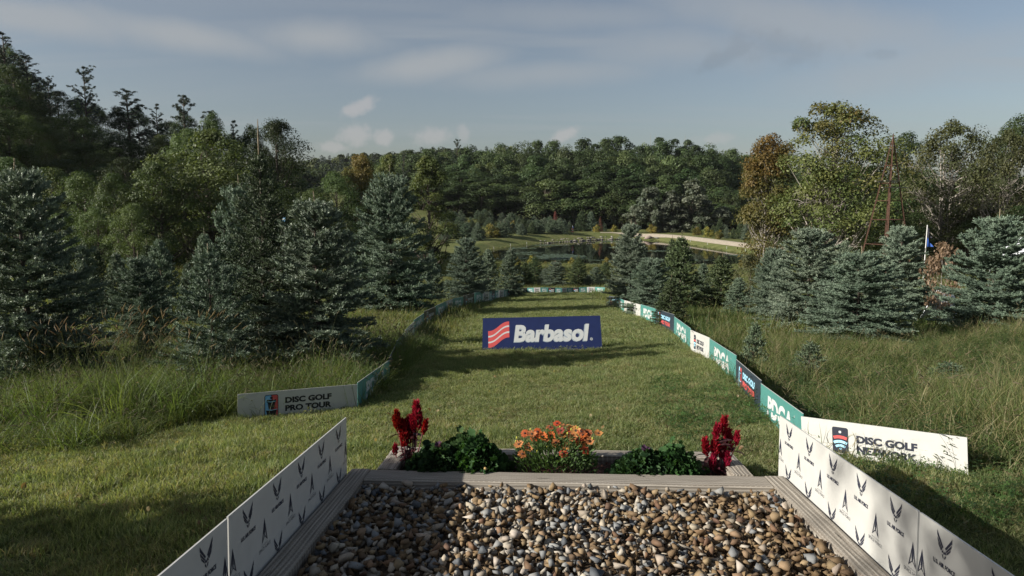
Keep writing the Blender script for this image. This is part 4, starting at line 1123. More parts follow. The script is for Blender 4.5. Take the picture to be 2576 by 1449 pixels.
# ------------------------------------------------------------------ the tee frame: weathered timbers round a gravel bed
m, n, l, b, o = new_mat('weathered_timber')
t = n.new('ShaderNodeTexCoord')
mp_ = n.new('ShaderNodeMapping'); mp_.inputs['Scale'].default_value = (1.3, 22, 22); l.new(t.outputs['Object'], mp_.inputs[0])
z = n.new('ShaderNodeTexNoise'); z.inputs['Scale'].default_value = 3.0; z.inputs['Detail'].default_value = 7; z.inputs['Roughness'].default_value = .65; z.inputs['Distortion'].default_value = .6
l.new(mp_.outputs[0], z.inputs['Vector'])
wv_ = n.new('ShaderNodeTexWave'); wv_.wave_type = 'RINGS'; wv_.rings_direction = 'X'; wv_.inputs['Scale'].default_value = 16; wv_.inputs['Distortion'].default_value = 5; wv_.inputs['Detail'].default_value = 3; wv_.inputs['Detail Scale'].default_value = .6
mpw = n.new('ShaderNodeMapping'); mpw.inputs['Scale'].default_value = (.10, 1, 1); mpw.inputs['Location'].default_value = (0, .05, .12); l.new(t.outputs['Object'], mpw.inputs[0]); l.new(mpw.outputs[0], wv_.inputs['Vector'])
c0 = ramp(z.outputs[0], .25, (.22, .195, .165), .75, (.40, .37, .32))
c1 = ramp(wv_.outputs['Color'], .1, (.62, .60, .58), .75, (1.05, 1.05, 1.05))
mx = n.new('ShaderNodeMix'); mx.data_type = 'RGBA'; mx.blend_type = 'MULTIPLY'; mx.inputs['Factor'].default_value = .8; l.new(c0, mx.inputs[6]); l.new(c1, mx.inputs[7])
bk = n.new('ShaderNodeTexBrick'); bk.offset = .5; bk.inputs['Scale'].default_value = 1; bk.inputs['Brick Width'].default_value = .034; bk.inputs['Row Height'].default_value = .016; bk.inputs['Mortar Size'].default_value = .0062
bk.inputs['Mortar Smooth'].default_value = .25
bk.inputs['Color1'].default_value = bk.inputs['Color2'].default_value = (.45, .40, .36, 1); bk.inputs['Mortar'].default_value = (1, 1, 1, 1)
l.new(t.outputs['Object'], bk.inputs['Vector'])
mx2 = n.new('ShaderNodeMix'); mx2.data_type = 'RGBA'; mx2.blend_type = 'MULTIPLY'; mx2.inputs['Factor'].default_value = .55; l.new(mx.outputs[2], mx2.inputs[6]); l.new(bk.outputs[0], mx2.inputs[7])
l.new(mx2.outputs[2], b.inputs['Base Color']); b.inputs['Roughness'].default_value = .85; b.inputs['Specular IOR Level'].default_value = .2
bp = n.new('ShaderNodeBump'); bp.inputs['Strength'].default_value = .5; bp.inputs['Distance'].default_value = .004; l.new(wv_.outputs['Color'], bp.inputs['Height'])
bp2 = n.new('ShaderNodeBump'); bp2.inputs['Strength'].default_value = .6; bp2.inputs['Distance'].default_value = .004; l.new(z.outputs[0], bp2.inputs['Height']); l.new(bp.outputs[0], bp2.inputs['Normal']); l.new(bp2.outputs[0], b.inputs['Normal'])
M_TIMBER = m
M_CHECK = plain('dark_crack', (.035, .028, .022), .9)

YAW = math.atan(77 / FPX); SLOPE = TH + math.atan((634 - CY) / FPX)      # heading and fall of the frame
p0 = at(1377, 1186, 4.5)
PF = Vector((math.sin(YAW) * math.cos(SLOPE), math.cos(YAW) * math.cos(SLOPE), -math.sin(SLOPE)))   # away from the camera
PR = Vector((math.cos(YAW), -math.sin(YAW), 0))
PN = PR.cross(PF)
def pad_hit(px, py, dz=0.0):
    """frame position -> point on the plane of the timber tops (dz above it), as (right, forward)"""
    d = pix_dir(px, py); o_ = p0 + PN * dz; t_ = o_.dot(PN) / d.dot(PN); q = d * t_ - p0
    return q.dot(PR), q.dot(PF)
def pad(r, f, z_=0.0): return p0 + PR * r + PF * f + PN * z_

def timber(r0, f0, r1, f1, w, hgt, label, cut0=0.0, cut1=0.0, side=1, top=0.0):
    """squared timber whose outer edge runs from (r0,f0) to (r1,f1); inner side to the left of that when side=1"""
    A, B = pad(r0, f0, top), pad(r1, f1, top); L = (B - A).length
    ex = (B - A).normalized(); ey = PN.cross(ex).normalized() * 1; ez = PN
    t_ = bpy.data.objects.new('timber', None)
    bm = bmesh.new()
    nx_ = 14
    prof = [(0, -hgt), (0, -.008), (.008, 0), (w * .35, .0015), (w * .7, .0008), (w - .008, 0), (w, -.008), (w, -hgt)]
    rows = []
    for i in range(nx_ + 1):
        u = i / nx_; row = []
        wob = random.uniform(-.0022, .0022)
        for (yy, zz) in prof:
            x = u * L
            yv = yy * side
            if i == 0: x += cut0 * yy / w
            if i == nx_: x += cut1 * yy / w
            row.append(bm.verts.new((x, yv + (wob if abs(yy) < .01 or yy > w - .01 else 0), zz + (random.uniform(-.0018, .0018) if zz > -.02 else 0))))
        rows.append(row)
    np_ = len(prof)
    for i in range(nx_):
        for j in range(np_):
            k = (j + 1) % np_
            bm.faces.new((rows[i][j], rows[i + 1][j], rows[i + 1][k], rows[i][k]))
    bm.faces.new(rows[0]); bm.faces.new(rows[-1][::-1])
    bmesh.ops.recalc_face_normals(bm, faces=bm.faces[:])
    me = bpy.data.meshes.new('timber'); bm.to_mesh(me); bm.free(); me.materials.append(M_TIMBER)
    o_ = bpy.data.objects.new('timber', me); C.objects.link(o_)
    M = Matrix.Identity(4)
    for i, c_ in enumerate((ex, ey, ez)): M.col[i][:3] = c_
    M.col[3][:3] = A
    o_.matrix_world = M
    tag(o_, label, 'timber', 'weathered timbers framing the tee')
    # drying cracks and a knot, each a dark sliver 1 mm proud
    for k in range(random.randint(2, 4)):
        cx, cy, ln = random.uniform(.15, L * .9), random.uniform(w * .2, w * .8) * side, random.uniform(.05, .22)
        pts = [(cx + ln * q / 5, cy + random.uniform(-.003, .003)) for q in range(6)]
        v = []; f = []
        for q, (x, y) in enumerate(pts):
            th = .0022 * math.sin(math.pi * (q + .4) / 5.8); v += [(x, y - th, .0042), (x, y + th, .0042)]
        f = [(2 * q, 2 * q + 2, 2 * q + 3, 2 * q + 1) for q in range(5)]
        obj('crack', mesh_py('crack', v, f, M_CHECK), o_)
    return o_
TW, THK = .138, .21
rl, fl = pad_hit(877, 1187); rr_, fr_ = pad_hit(1954, 1180)
fa, fb = pad_hit(1300, 1186)[1], pad_hit(1300, 1212)[1]            # far and near edge of the front timber
print('pad', rl, fl, rr_, fr_, fa, fb)
r_in_l, r_in_r = pad_hit(927, 1189)[0], pad_hit(1897, 1181)[0]
BACK = -4.3
timber(rl, fa + .0, rl, BACK, TW, THK, 'dark shaded timber along the left side of the gravel bed', side=1)
timber(rr_, BACK, rr_, fa + .0, TW, THK, 'sunlit timber along the right side of the gravel bed', side=1)
timber(rl + TW + .003, fb, rr_ - TW - .003, fb, fa - fb, THK, 'front timber between the gravel and the flowers', side=1, top=-.003)
bl, bl2 = pad_hit(941, 1187)[0], pad_hit(996, 1187)[0]; br, br2 = pad_hit(1883, 1181)[0], pad_hit(1822, 1181)[0]
fback, fback2 = pad_hit(1400, 1129)[1], pad_hit(1400, 1150)[1]
tl, tr_ = pad_hit(984, 1134)[0], pad_hit(1834, 1127)[0]
timber(bl, fa + .004, bl, fback, TW, THK + .1, 'short timber on the left side of the flower bed', side=-1)
timber(br, fa + .004, br, fback, TW, THK + .1, 'short sunlit timber on the right side of the flower bed', side=1)
timber(bl + TW + .003, fback, br - TW - .003, fback, fback - fback2 if fback - fback2 < .2 else TW, THK + .1, 'rear timber of the flower bed against the lawn', side=-1, top=-.004)

# soil of the flower bed: bark mulch
m, n, l, b, o = new_mat('mulch_soil')
t = n.new('ShaderNodeTexCoord')
c_a = ramp(tn(60, 8, .7), .3, (.018, .011, .008), .75, (.10, .048, .028)); l.new(c_a, b.inputs['Base Color']); b.inputs['Roughness'].default_value = .95
M_MULCH = m
def pad_sheet(name, r0, r1, f0, f1, z_, mat, label, kind='structure', nr=40, nf=14, amp=.012):
    v = []
    for j in range(nf + 1):
        for i in range(nr + 1):
            v.append(pad(r0 + (r1 - r0) * i / nr, f0 + (f1 - f0) * j / nf, z_ + random.uniform(-amp, amp)))
    f = [(j * (nr + 1) + i, j * (nr + 1) + i + 1, (j + 1) * (nr + 1) + i + 1, (j + 1) * (nr + 1) + i) for j in range(nf) for i in range(nr)]
    return tag(obj(name, mesh_py(name, v, f, mat)), label, None, kind=kind)
pad_sheet('mulch_bed', bl + TW - .02, br - TW + .02, fa - .02, fback - .06, -.075, M_MULCH, 'dark bark mulch of the flower bed')
cv, cf, ct = [], [], []
for i in range(2600):
    p = pad(rng.uniform(bl + TW, br - TW), rng.uniform(fa, fback - .1), -.066 + rng.uniform(0, .014)); d = Vector(rng.normal(size=3) * [1, 1, .35]).normalized(); s_ = rng.uniform(.006, .02); w = d.cross(Vector((0, 0, 1))).normalized() * rng.uniform(.002, .006)
    o_ = len(cv); cv += [p - d * s_ - w, p + d * s_ - w, p + d * s_ + w, p - d * s_ + w]; cf.append((o_, o_ + 1, o_ + 2, o_ + 3)); g_ = rng.uniform(.5, 1.5); ct += [(.085 * g_, .038 * g_, .022 * g_)] * 4
tag(obj('mulch_chips', mesh_np('mulch_chips', [tuple(p) for p in cv], cf, M_STONE, np.array(ct))), 'reddish brown bark chips between the plants', 'mulch', kind='stuff')

# ------------------------------------------------------------------ gravel: crushed stone
def stone_mesh(seed, tint):
    rr = np.random.default_rng(seed); bm = bmesh.new()
    p = norm(rr.normal(size=(9, 3)) * [1, .8, .8]) * rr.uniform(.70, 1.1, (9, 1)) * [1, rr.uniform(.58, .95), rr.uniform(.45, .85)]
    for q in p: bm.verts.new(q)
    r_ = bmesh.ops.convex_hull(bm, input=bm.verts[:]); loose = [v for v in bm.verts if not v.link_faces]
    bmesh.ops.delete(bm, geom=loose, context='VERTS'); bmesh.ops.recalc_face_normals(bm, faces=bm.faces[:])
    bmesh.ops.triangulate(bm, faces=bm.faces[:]); bm.verts.index_update()
    v = np.array([x.co[:] for x in bm.verts]); f = np.array([[x.index for x in q.verts] for q in bm.faces]); bm.free()
    return v, f, np.array(tint)
BROWN = [(.155, .098, .052), (.118, .073, .040), (.190, .126, .070), (.098, .062, .039), (.210, .148, .086), (.135, .088, .050)]
PALE = [(.32, .27, .21), (.36, .32, .265), (.27, .235, .19), (.33, .295, .25), (.23, .195, .155)]
GREY = [(.17, .175, .175), (.12, .128, .135), (.215, .215, .205), (.080, .088, .096)]
kinds = [(i, c_) for i, c_ in enumerate(BROWN * 3 + PALE * 3 + GREY * 3)]
SV = [stone_mesh(900 + i, c_) for i, c_ in kinds]
nb_, npale = len(BROWN) * 3, len(PALE) * 3
SM = [mesh_np('stone', v, f, M_STONE, np.repeat(c_[None], len(v), 0)) for v, f, c_ in SV]
gx0, gx1 = rl + TW + .004, rr_ - TW - .004
gy1 = fb - .003; gy0 = -2.6
pad_sheet('gravel_base', gx0 - .02, gx1 + .02, gy0 - .6, gy1 + .02, -.078, plain('gravel_fines', (.085, .062, .042), .95, .1, noise=.6, scale=80), 'dark fines under the loose gravel', amp=.008)
places = []
for layer, (zz, sp) in enumerate([(-.062, .050), (-.036, .050), (-.012, .068)]):
    f_ = gy0
    while f_ < gy1 - .012:
        r_ = gx0 + .012
        while r_ < gx1 - .012:
            if rng.uniform() < (.97 if layer < 2 else .62):
                rj, fj = r_ + rng.normal(0, sp * .25), f_ + rng.normal(0, sp * .25)
                s_ = (.0225 + .021 * rng.uniform() ** 2) * (1.1 if layer == 2 else 1.0)
                rj = min(max(rj, gx0 + s_), gx1 - s_); fj = min(fj, gy1 - s_)
                edge = min(1, (gy1 - fj) / .25)
                places.append((rj, fj, zz + rng.normal(0, .006) - (1 - edge) * .004, s_, layer))
            r_ += sp
        f_ += sp * .9
places = np.array(places)
pos = np.array([pad(a_, b2, c_) for a_, b2, c_ in places[:, :3]])
d_cam = np.linalg.norm(pos, axis=1)
def in_view(p):
    c_, s_ = math.cos(TH), math.sin(TH); zc = p[:, 1] * c_ - p[:, 2] * s_; yc = p[:, 1] * s_ + p[:, 2] * c_
    return (np.abs(p[:, 0] / zc) < .76) & (yc / zc > -.44)
vis = in_view(pos)
def pick_kind(r_):
    t_ = (r_ - gx0) / (gx1 - gx0)
    pb = .50 + .30 * max(0, t_ - .55) / .45 + .05 * math.sin(9 * t_)
    u = rng.uniform()
    if u < pb: return rng.integers(0, nb_)
    if u < pb + (1 - pb) * .62: return nb_ + rng.integers(0, npale)
    return nb_ + npale + rng.integers(0, len(SV) - nb_ - npale)
from mathutils import Euler
score = np.where(vis & (places[:, 4] >= 1), places[:, 3] / d_cam, 0) * np.where(places[:, 4] == 2, 1.6, 1)
order = np.argsort(-score); single = set(order[:296].tolist())
gt = thing('gravel_bed', 'loose brown, tan and grey crushed stone filling the timber frame', 'gravel', pad(0, fb - 1.0, -.1)); gt['kind'] = 'structure'; del gt['category']
Gv, Gf, Gt, off = [], [], [], 0
gi_ = Vector(gt.location)
for i in range(len(pos)):
    k = int(pick_kind(places[i, 0])); v, f, c_ = SV[k]; e = Euler((rng.uniform(-.5, .5), rng.uniform(-.5, .5), rng.uniform(0, 6.283)))
    if i in single:
        o_ = bpy.data.objects.new('stone', SM[k]); o_.parent = gt; C.objects.link(o_)
        o_.location = Vector(pos[i]) - gi_; o_.rotation_euler = e; o_.scale = (places[i, 3],) * 3
    else:
        rm = np.array(e.to_matrix()); w = (v * places[i, 3]) @ rm.T + pos[i] - np.array(gi_)
        Gv.append(w); Gf.append(f + off); off += len(w); Gt.append(np.repeat(c_[None] * rng.uniform(.82, 1.18), len(w), 0))
rest = obj('loose_stones', mesh_np('loose_stones', np.concatenate(Gv), np.concatenate(Gf), M_STONE, np.concatenate(Gt)), gt); rest['kind'] = 'stuff'
# one tan pebble lying on the front timber, two slate shards stuck upright
k = pad_hit(1221, 1187); o_ = obj('pebble', SM[nb_ - 2], None, pad(k[0], k[1] + .01, .018)); o_.scale = (.026, .022, .03); o_.name = 'pebble'
SMT = mesh_np('pebble', SV[3][0], SV[3][1], M_STONE, np.repeat(np.array([[.40, .27, .12]]), len(SV[3][0]), 0)); o_.data = SMT
tag(o_, 'yellowish tan pebble lying on the front timber', 'stone')
for px, py, c_, lab in [(1470, 1212, (.36, .31, .25), 'pale pointed shard standing against the front timber'), (1484, 1211, (.07, .08, .085), 'dark slate shard standing against the front timber')]:
    k = pad_hit(px, py); v, f, _ = SV[5]
    o_ = obj('stone_shard', mesh_np('stone_shard', v * np.where(v[:, 2:3] > .2, [[.3, .3, 1.3]], [[1, 1, 1]]), f, M_STONE, np.repeat(np.array([c_]), len(v), 0)), None, pad(k[0], fb - .02, -.01)); o_.scale = (.02, .014, .036); tag(o_, lab, 'stone')

# ------------------------------------------------------------------ white emblem boards standing along the outer sides of the frame
def wings():
    q = Flat()
    for s in (-1, 1):
        for p in ([(-.50, 1.0), (-.485, .80), (-.11, .40), (-.05, .46), (-.40, .86)], [(-.475, .74), (-.44, .60), (-.15, .32), (-.12, .375)], [(-.425, .55), (-.38, .44), (-.20, .265), (-.165, .315)],
                  [(-.06, .37), (-.165, .25), (-.115, .21), (-.04, .29)], [(-.15, .185), (-.055, .165), (-.015, .01), (-.095, .07)]):
            p = [(x * s, y) for x, y in p]; q.poly(p if s < 0 else p[::-1])
    return q.disc(0, .245, .05, 12)
def delta():
    q = Flat(); o_ = [(0, 1), (-.5, 0), (0, .24), (.5, 0), (0, 1)]; i_ = [(0, .78), (-.33, .115), (0, .30), (.33, .115), (0, .78)]
    q.strip(o_, i_)
    q.poly([(0, .92), (-.12, .34), (0, .40)]).poly([(0, .92), (0, .40), (.12, .34)]).poly([(0, .40), (-.10, .30), (0, .28), (.10, .30)])
    return q
def place(q, x, y, w, h): return Flat().add([(a_ * w + x, b2 * h + y) for a_, b2 in q.v], q.f)
WG, DL = wings(), delta()
P_NAVY = plain('dark_navy_print', (.018, .022, .045), .5, noise=.15)
BL_, BH_, BTOP = 1.752, .575, .375
def force_board(A, B, label):
    t_, L = make_board('force', A, B, BH_, label, 'emblem boards along the gravel frame', 0, 'emblem_board')
    for k in range(5):
        x = .188 + .345 * k
        for row, top in enumerate((.016, .296)):
            y = BH_ - top
            place(WG, x, y - .108, .105, .108).build('wing_emblem', P_NAVY, t_)
            Flat().text('U.S. AIR FORCE', x - .074, y - .146, .152, .020, bold=.045).build('lettering', P_NAVY, t_)
    for k in range(6):
        x = .030 + .3385 * k; y = BH_ - .148
        q = place(DL, x, y - .118, .066, .118).clip(.002, L - .002)
        if q.f: q.build('delta_emblem', P_NAVY, t_)
        q = Flat().text('UNITED STATES', x - .036, y - .131, .072, .0065, bold=.0, space=1.4).text('SPACE FORCE', x - .066, y - .152, .132, .016, bold=-.004, space=1.1).clip(.002, L - .002)
        if q.f: q.build('lettering', P_NAVY, t_)
    return t_
zb = BTOP - BH_
for j, lab in enumerate(('far white emblem board on the left side of the gravel, in shade', 'near white emblem board on the left side, running out of the photo')):
    f1 = fl - j * (BL_ + .012); force_board(pad(rl - .012, f1 - BL_, zb - .004 * j), pad(rl - .012, f1, zb - .004 * j), lab)
for j, lab in enumerate(('far white emblem board on the right side of the gravel, catching the sun', 'near white emblem board at the lower right corner')):
    f1 = fr_ - j * (BL_ + .014); force_board(pad(rr_ + .012, f1, zb), pad(rr_ + .012 + .004 * j, f1 - BL_, zb), lab)

# ------------------------------------------------------------------ flower bed plants
M_STEM = plain('plant_stem', (.07, .10, .04), .6, noise=.2)
M_RSTEM = plain('red_stem', (.12, .03, .035), .6, noise=.2)
def leaf_mesh(name, L, W, col, mat=None, curl=.25, wavy=0.0, n_=6):
    v, f, t_ = [], [], []
    for i in range(n_ + 1):
        u = i / n_; w = W * math.sin(math.pi * min(1, u * .93 + .06)) ** .8 * .5; z_ = -curl * L * u * u
        wz = wavy * W * math.sin(u * 14)
        v += [(u * L, -w, z_ + w * .35 + wz), (u * L, 0, z_), (u * L, w, z_ + w * .35 - wz)]
        t_ += [col, tuple(c * 1.15 for c in col), col]
    for i in range(n_):
        a = 3 * i; f += [(a, a + 3, a + 4, a + 1), (a + 1, a + 4, a + 5, a + 2)]
    return mesh_np(name, v, f, mat or M_FLOWER, np.array(t_), True)
BURG = [leaf_mesh('leaf', .095, .030, (.050, .022, .026), curl=.3), leaf_mesh('leaf', .075, .026, (.075, .020, .026), curl=.1)]
def plume_mesh(L, W, seed, tufts=260):
    """feathery flower spike: short bristles round a tapering core"""
    r_ = np.random.default_rng(seed); u = r_.uniform(size=tufts) ** .85; a_ = r_.uniform(0, 6.283, tufts)
    prof = W * .5 * np.sin(np.pi * np.clip(u * .80 + .16, 0, 1)) ** .9
    core = np.stack([np.cos(a_) * prof * .45, np.sin(a_) * prof * .45, u * L * .9], 1)
    d = norm(np.stack([np.cos(a_), np.sin(a_), 1.25 + 0 * a_], 1) + r_.normal(size=(tufts, 3)) * .28)
    ln = prof * .75 + .006 + .012 * (u > .9); tip = core + d * ln[:, None] * r_.uniform(.7, 1.3, (tufts, 1)); tip[:, 2] += .012 * u
    w = norm(np.cross(d, r_.normal(size=(tufts, 3)))) * (.0032 + .0022 * r_.uniform(size=(tufts, 1)))
    mid = core * .5 + tip * .5
    v = np.stack([core - w * .5, core + w * .5, mid + w, tip, mid - w], 1).reshape(-1, 3)
    i = np.arange(tufts) * 5; f = np.concatenate([np.stack([i, i + 1, i + 2, i + 4], 1), np.stack([i + 4, i + 2, i + 3, i + 3], 1)])
    f4 = np.stack([i, i + 1, i + 2, i + 4], 1); f3 = np.stack([i + 4, i + 2, i + 3], 1)
    me = mesh_py('plume', v, [tuple(q) for q in f4] + [tuple(q) for q in f3], M_FLOWER)
    c_ = np.array([.25, .009, .020]) * r_.uniform(.55, 1.35, (tufts, 1)); t_ = np.ones((len(v), 4), np.float32); t_[:, :3] = np.repeat(c_, 5, 0)
    a = me.color_attributes.new('tint', 'FLOAT_COLOR', 'POINT'); a.data.foreach_set('color', t_.ravel())
    return me
PLUMES = [plume_mesh(.19, .070, 1, 520), plume_mesh(.155, .068, 2, 440), plume_mesh(.105, .046, 3, 240)]
def celosia(r_, f_, specs, label, lean=0.0):
    base = pad(r_, f_, -.07); t_ = thing('celosia_plant', label, 'flower', base)
    for (dr, h_, k, s_) in specs:
        df = random.uniform(-.05, .05)
        p1 = PR * dr + PF * df + Vector((0, 0, h_))
        obj('stem', MB().tube([(0, 0, 0), p1 * .5 + Vector((dr * .2, 0, 0)), p1], [.006, .005, .004], 5).mesh('stem', M_RSTEM, True), t_)
        o_ = obj('plume', PLUMES[k], t_, p1 - Vector((0, 0, .015))); o_.scale = (s_, s_, s_); o_.rotation_euler = (random.uniform(-.1, .1), dr * 1.6 + random.uniform(-.1, .1), random.uniform(0, 6))
        for q in range(5):
            hh = random.uniform(.15, .95); o_ = obj('leaf', random.choice(BURG), t_, p1 * hh); s2 = random.uniform(.7, 1.25); o_.scale = (s2, s2, s2)
            o_.rotation_euler = (random.uniform(-.4, .4), random.uniform(-.7, .25), random.uniform(0, 6.283))
    return t_
fm = fa + (fback - fa) * .42
cl = pad_hit(1022, 1150)[0]
celosia(cl + .02, fm, [(-.055, .30, 1, 1.05), (-.02, .18, 0, 1.15), (.02, .20, 0, 1.1), (.085, .31, 0, 1.15), (.12, .28, 2, 1.1), (.055, .30, 2, 1.1), (-.10, .10, 2, .9), (.05, .20, 2, .9), (.0, .26, 2, .9)], 'taller deep red plumed celosia at the left end of the flower bed')
cr = pad_hit(1790, 1150)[0]
celosia(cr, fm, [(-.025, .27, 2, 1.15), (.03, .29, 2, 1.35), (-.085, .15, 2, 1.3), (-.03, .14, 2, 1.4), (.03, .12, 1, .85), (.085, .17, 2, 1.5), (.12, .23, 2, 1.0), (-.05, .06, 2, 1.1), (.06, .06, 2, 1.2)], 'shorter red plumed celosia at the right end of the flower bed')

def frilly(seed, n_leaf, Rm, H, c0, c1):
    """mound of tightly curled leaves: every leaf a fan with a crimped edge"""
    r_ = np.random.default_rng(seed); V, F, T = [], [], []
    for i in range(n_leaf):
        u = math.sqrt((i + .5) / n_leaf); a_ = i * 2.39996 + r_.normal(0, .2)
        rr = Rm * u * (1 + r_.normal(0, .13)); z_ = H * (1 - u ** 1.7) * (1 + r_.normal(0, .16)) + .02
        c_ = np.array([rr * math.cos(a_), rr * math.sin(a_), z_]); out = norm(np.array([math.cos(a_) * u, math.sin(a_) * u, .75 - .45 * u]) + r_.normal(0, .35, 3)); s_ = r_.uniform(.016, .030)
        side = norm(np.cross(out, r_.normal(size=3))); upv = np.cross(side, out); o_ = len(V)
        V.append(c_ - out * s_ * .7); col = np.array(c0) * (1 - (w := r_.uniform())) + np.array(c1) * w; T.append(col * .7)
        for k in range(9):
            an = -1.9 + 3.8 * k / 8; zig = (1 if k % 2 else -1) * .30
            V.append(c_ + (side * math.sin(an) + out * math.cos(an) * .8) * s_ + upv * zig * s_); T.append(col * (1.25 if k % 2 else .95))
        for k in range(8): F.append((o_, o_ + 1 + k, o_ + 2 + k))
    return mesh_np('foliage', V, F, M_FLOWER, np.array(T))
KALE = [frilly(71, 760, .165, .155, (.016, .044, .013), (.055, .110, .034)), frilly(72, 720, .165, .115, (.016, .040, .015), (.060, .115, .040))]
M_PURPLE = leaf_mesh('heart_leaf', .05, .035, (.075, .035, .070), curl=-.3, wavy=.12)
def kale(px, f_, k, s_, label):
    r_ = pad_hit(px, 1180)[0]; t_ = thing('ornamental_kale', label, 'plant', pad(r_, f_, -.075), random.uniform(0, 6)); o_ = obj('foliage', KALE[k], t_); o_.scale = (s_, s_, s_)
    for q in range(7):
        o2 = obj('heart_leaf', M_PURPLE, t_, (.01, -.01, .15 * s_)); o2.rotation_euler = (0, -.9 + .1 * q, q * .9)
    return t_
kale(1095, fa + .15, 1, 1.3, 'curly green kale with purple heart, next to the tall red celosia')
kale(1195, fa + .17, 0, 1.3, 'taller curly green kale mound left of the orange daisies')
kale(1160, fa + .28, 0, 1.25, 'curly kale at the back of the left clump')
kale(1620, fa + .16, 1, 1.2, 'curly kale with purple heart right of the orange daisies')
kale(1700, fa + .18, 0, 1.12, 'curly kale mound left of the short red celosia')
yl = obj('fallen_leaf', leaf_mesh('fallen_leaf', .035, .030, (.42, .30, .05), curl=.2), None, pad(pad_hit(1110, 1180)[0], fa + .03, .035)); yl.rotation_euler = (.6, -.5, 2.2)
tag(yl, 'small yellow fallen leaf caught on the left curly kale', 'leaf')
# orange daisies
def daisy_foliage(seed):
    r_ = np.random.default_rng(seed); V, F, T = [], [], []
    for i in range(1500):
        u = r_.uniform() ** .5; a_ = r_.uniform(0, 6.283); rr = .21 * u; z_ = r_.uniform(.0, 1) ** .7 * .235 * (1 - .55 * u * u)
        c_ = np.array([rr * math.cos(a_) * 1.25, rr * math.sin(a_) * .72, z_]); d = norm(np.array([math.cos(a_) * (.3 + u), math.sin(a_) * (.3 + u), 1.0]) + r_.normal(0, .35, 3)); s_ = norm(np.cross(d, r_.normal(size=3))); L = r_.uniform(.026, .048); w = r_.uniform(.0035, .0065); o_ = len(V)
        n2 = np.cross(d, s_) * L * .12
        V += [c_ - s_ * w * .4, c_ + s_ * w * .4, c_ + d * L * .55 + s_ * w + n2, c_ + d * L, c_ + d * L * .55 - s_ * w + n2]; F += [(o_, o_ + 1, o_ + 2, o_ + 4), (o_ + 4, o_ + 2, o_ + 3, o_ + 3)]
        col = np.array([.028, .062, .018]) * (1 - (q := r_.uniform())) + np.array([.075, .135, .045]) * q; T += [col] * 5
    F3 = [f_[:3] if f_[2] == f_[3] else f_ for f_ in F]
    me = mesh_py('foliage', V, F3, M_FLOWER); t_ = np.ones((len(V), 4), np.float32); t_[:, :3] = np.array(T); a = me.color_attributes.new('tint', 'FLOAT_COLOR', 'POINT'); a.data.foreach_set('color', t_.ravel())
    return me
def petals(seed, col, cup):
    r_ = np.random.default_rng(seed); v, f, t_ = [], [], []
    npet = 11
    for k in range(npet):
        a_ = k * 6.283 / npet + r_.normal(0, .06); L = .027 * r_.uniform(.88, 1.08); w = .0062; cu = cup + r_.normal(0, .12); o_ = len(v)
        for u, ww in ((.12, .45), (.5, 1), (.85, .85), (1, .35)):
            rr = L * u; z_ = L * cu * u * u
            for s in (-1, 1): v.append((rr * math.cos(a_) - s * w * ww * math.sin(a_), rr * math.sin(a_) + s * w * ww * math.cos(a_), z_)); t_.append(np.array(col) * (.75 + .4 * u) * r_.uniform(.92, 1.08))
        for q in range(3): f.append((o_ + 2 * q, o_ + 2 * q + 1, o_ + 2 * q + 3, o_ + 2 * q + 2))
    return mesh_np('flower', v, f, M_FLOWER, np.array(t_))
PETALS = [petals(1, (.48, .22, .075), .2), petals(2, (.44, .17, .06), .05), petals(3, (.50, .27, .085), .5), petals(4, (.42, .09, .03), -.1), petals(5, (.26, .07, .035), .15), petals(6, (.55, .13, .04), .3)]
M_EYE = plain('flower_eye', (.05, .025, .02), .8, noise=.5, scale=200)
M_BUD = plain('flower_bud', (.36, .36, .05), .6, noise=.2)
EYE = MB().tube([(0, 0, .0), (0, 0, .003), (0, 0, .006)], [.0065, .0062, .0035], 8).mesh('flower_eye', M_EYE, True)
BUD = MB().tube([(0, 0, 0), (0, 0, .006), (0, 0, .013), (0, 0, .018)], [.003, .0065, .006, .003], 7).mesh('bud', M_BUD, True)
dr0 = pad_hit(1398, 1180)[0]
dz_ = thing('daisy_plant', 'bushy plant full of orange daisies in the middle of the flower bed', 'flower', pad(dr0, fa + .22, -.075))
obj('foliage', daisy_foliage(81), dz_).scale = (1.12, 1.12, 1.25)
fl_px = [(1401, 1065), (1420, 1071), (1384, 1075), (1437, 1080), (1448, 1083), (1410, 1083), (1352, 1086), (1320, 1090), (1345, 1100), (1366, 1098), (1415, 1096), (1432, 1090), (1462, 1086), (1478, 1090), (1466, 1094), (1474, 1104), (1484, 1109), (1305, 1118), (1330, 1126), (1398, 1113), (1425, 1122), (1462, 1120), (1455, 1112), (1417, 1140), (1472, 1134), (1505, 1090), (1455, 1106), (1387, 1096), (1314, 1142), (1372, 1106), (1440, 1100), (1338, 1092)]
dbase = pad(dr0, fa + .22, -.075)
for i, (px, py) in enumerate(fl_px):
    yy = (1150 - py) / 95.0
    q = at(px, py, dbase.y - .10 + .20 * yy + random.uniform(-.02, .02)) - dbase
    o_ = obj('flower', PETALS[random.choice((0, 0, 1, 1, 2, 5, 5, 3)) if yy < .62 else random.choice((1, 3, 3, 4, 0))], dz_, q); s_ = random.uniform(1.12, 1.38); o_.scale = (s_, s_, s_)
    tilt = random.uniform(.25, 1.05) if yy < .75 else random.uniform(-.15, .5)
    o_.rotation_euler = (tilt, random.uniform(-.5, .3), random.uniform(0, 6.28)); 
    o_.rotation_euler = Euler((tilt, random.uniform(-.45, .2), 0)); obj('flower_eye', EYE, o_)
    obj('stem', MB().tube([(q.x * .6, q.y * .6, .08), (q.x * .95, q.y * .95, q.z * .75), q - Vector((0, 0, .002))], [.0016, .0014, .0012], 4).mesh('stem', M_STEM), dz_)
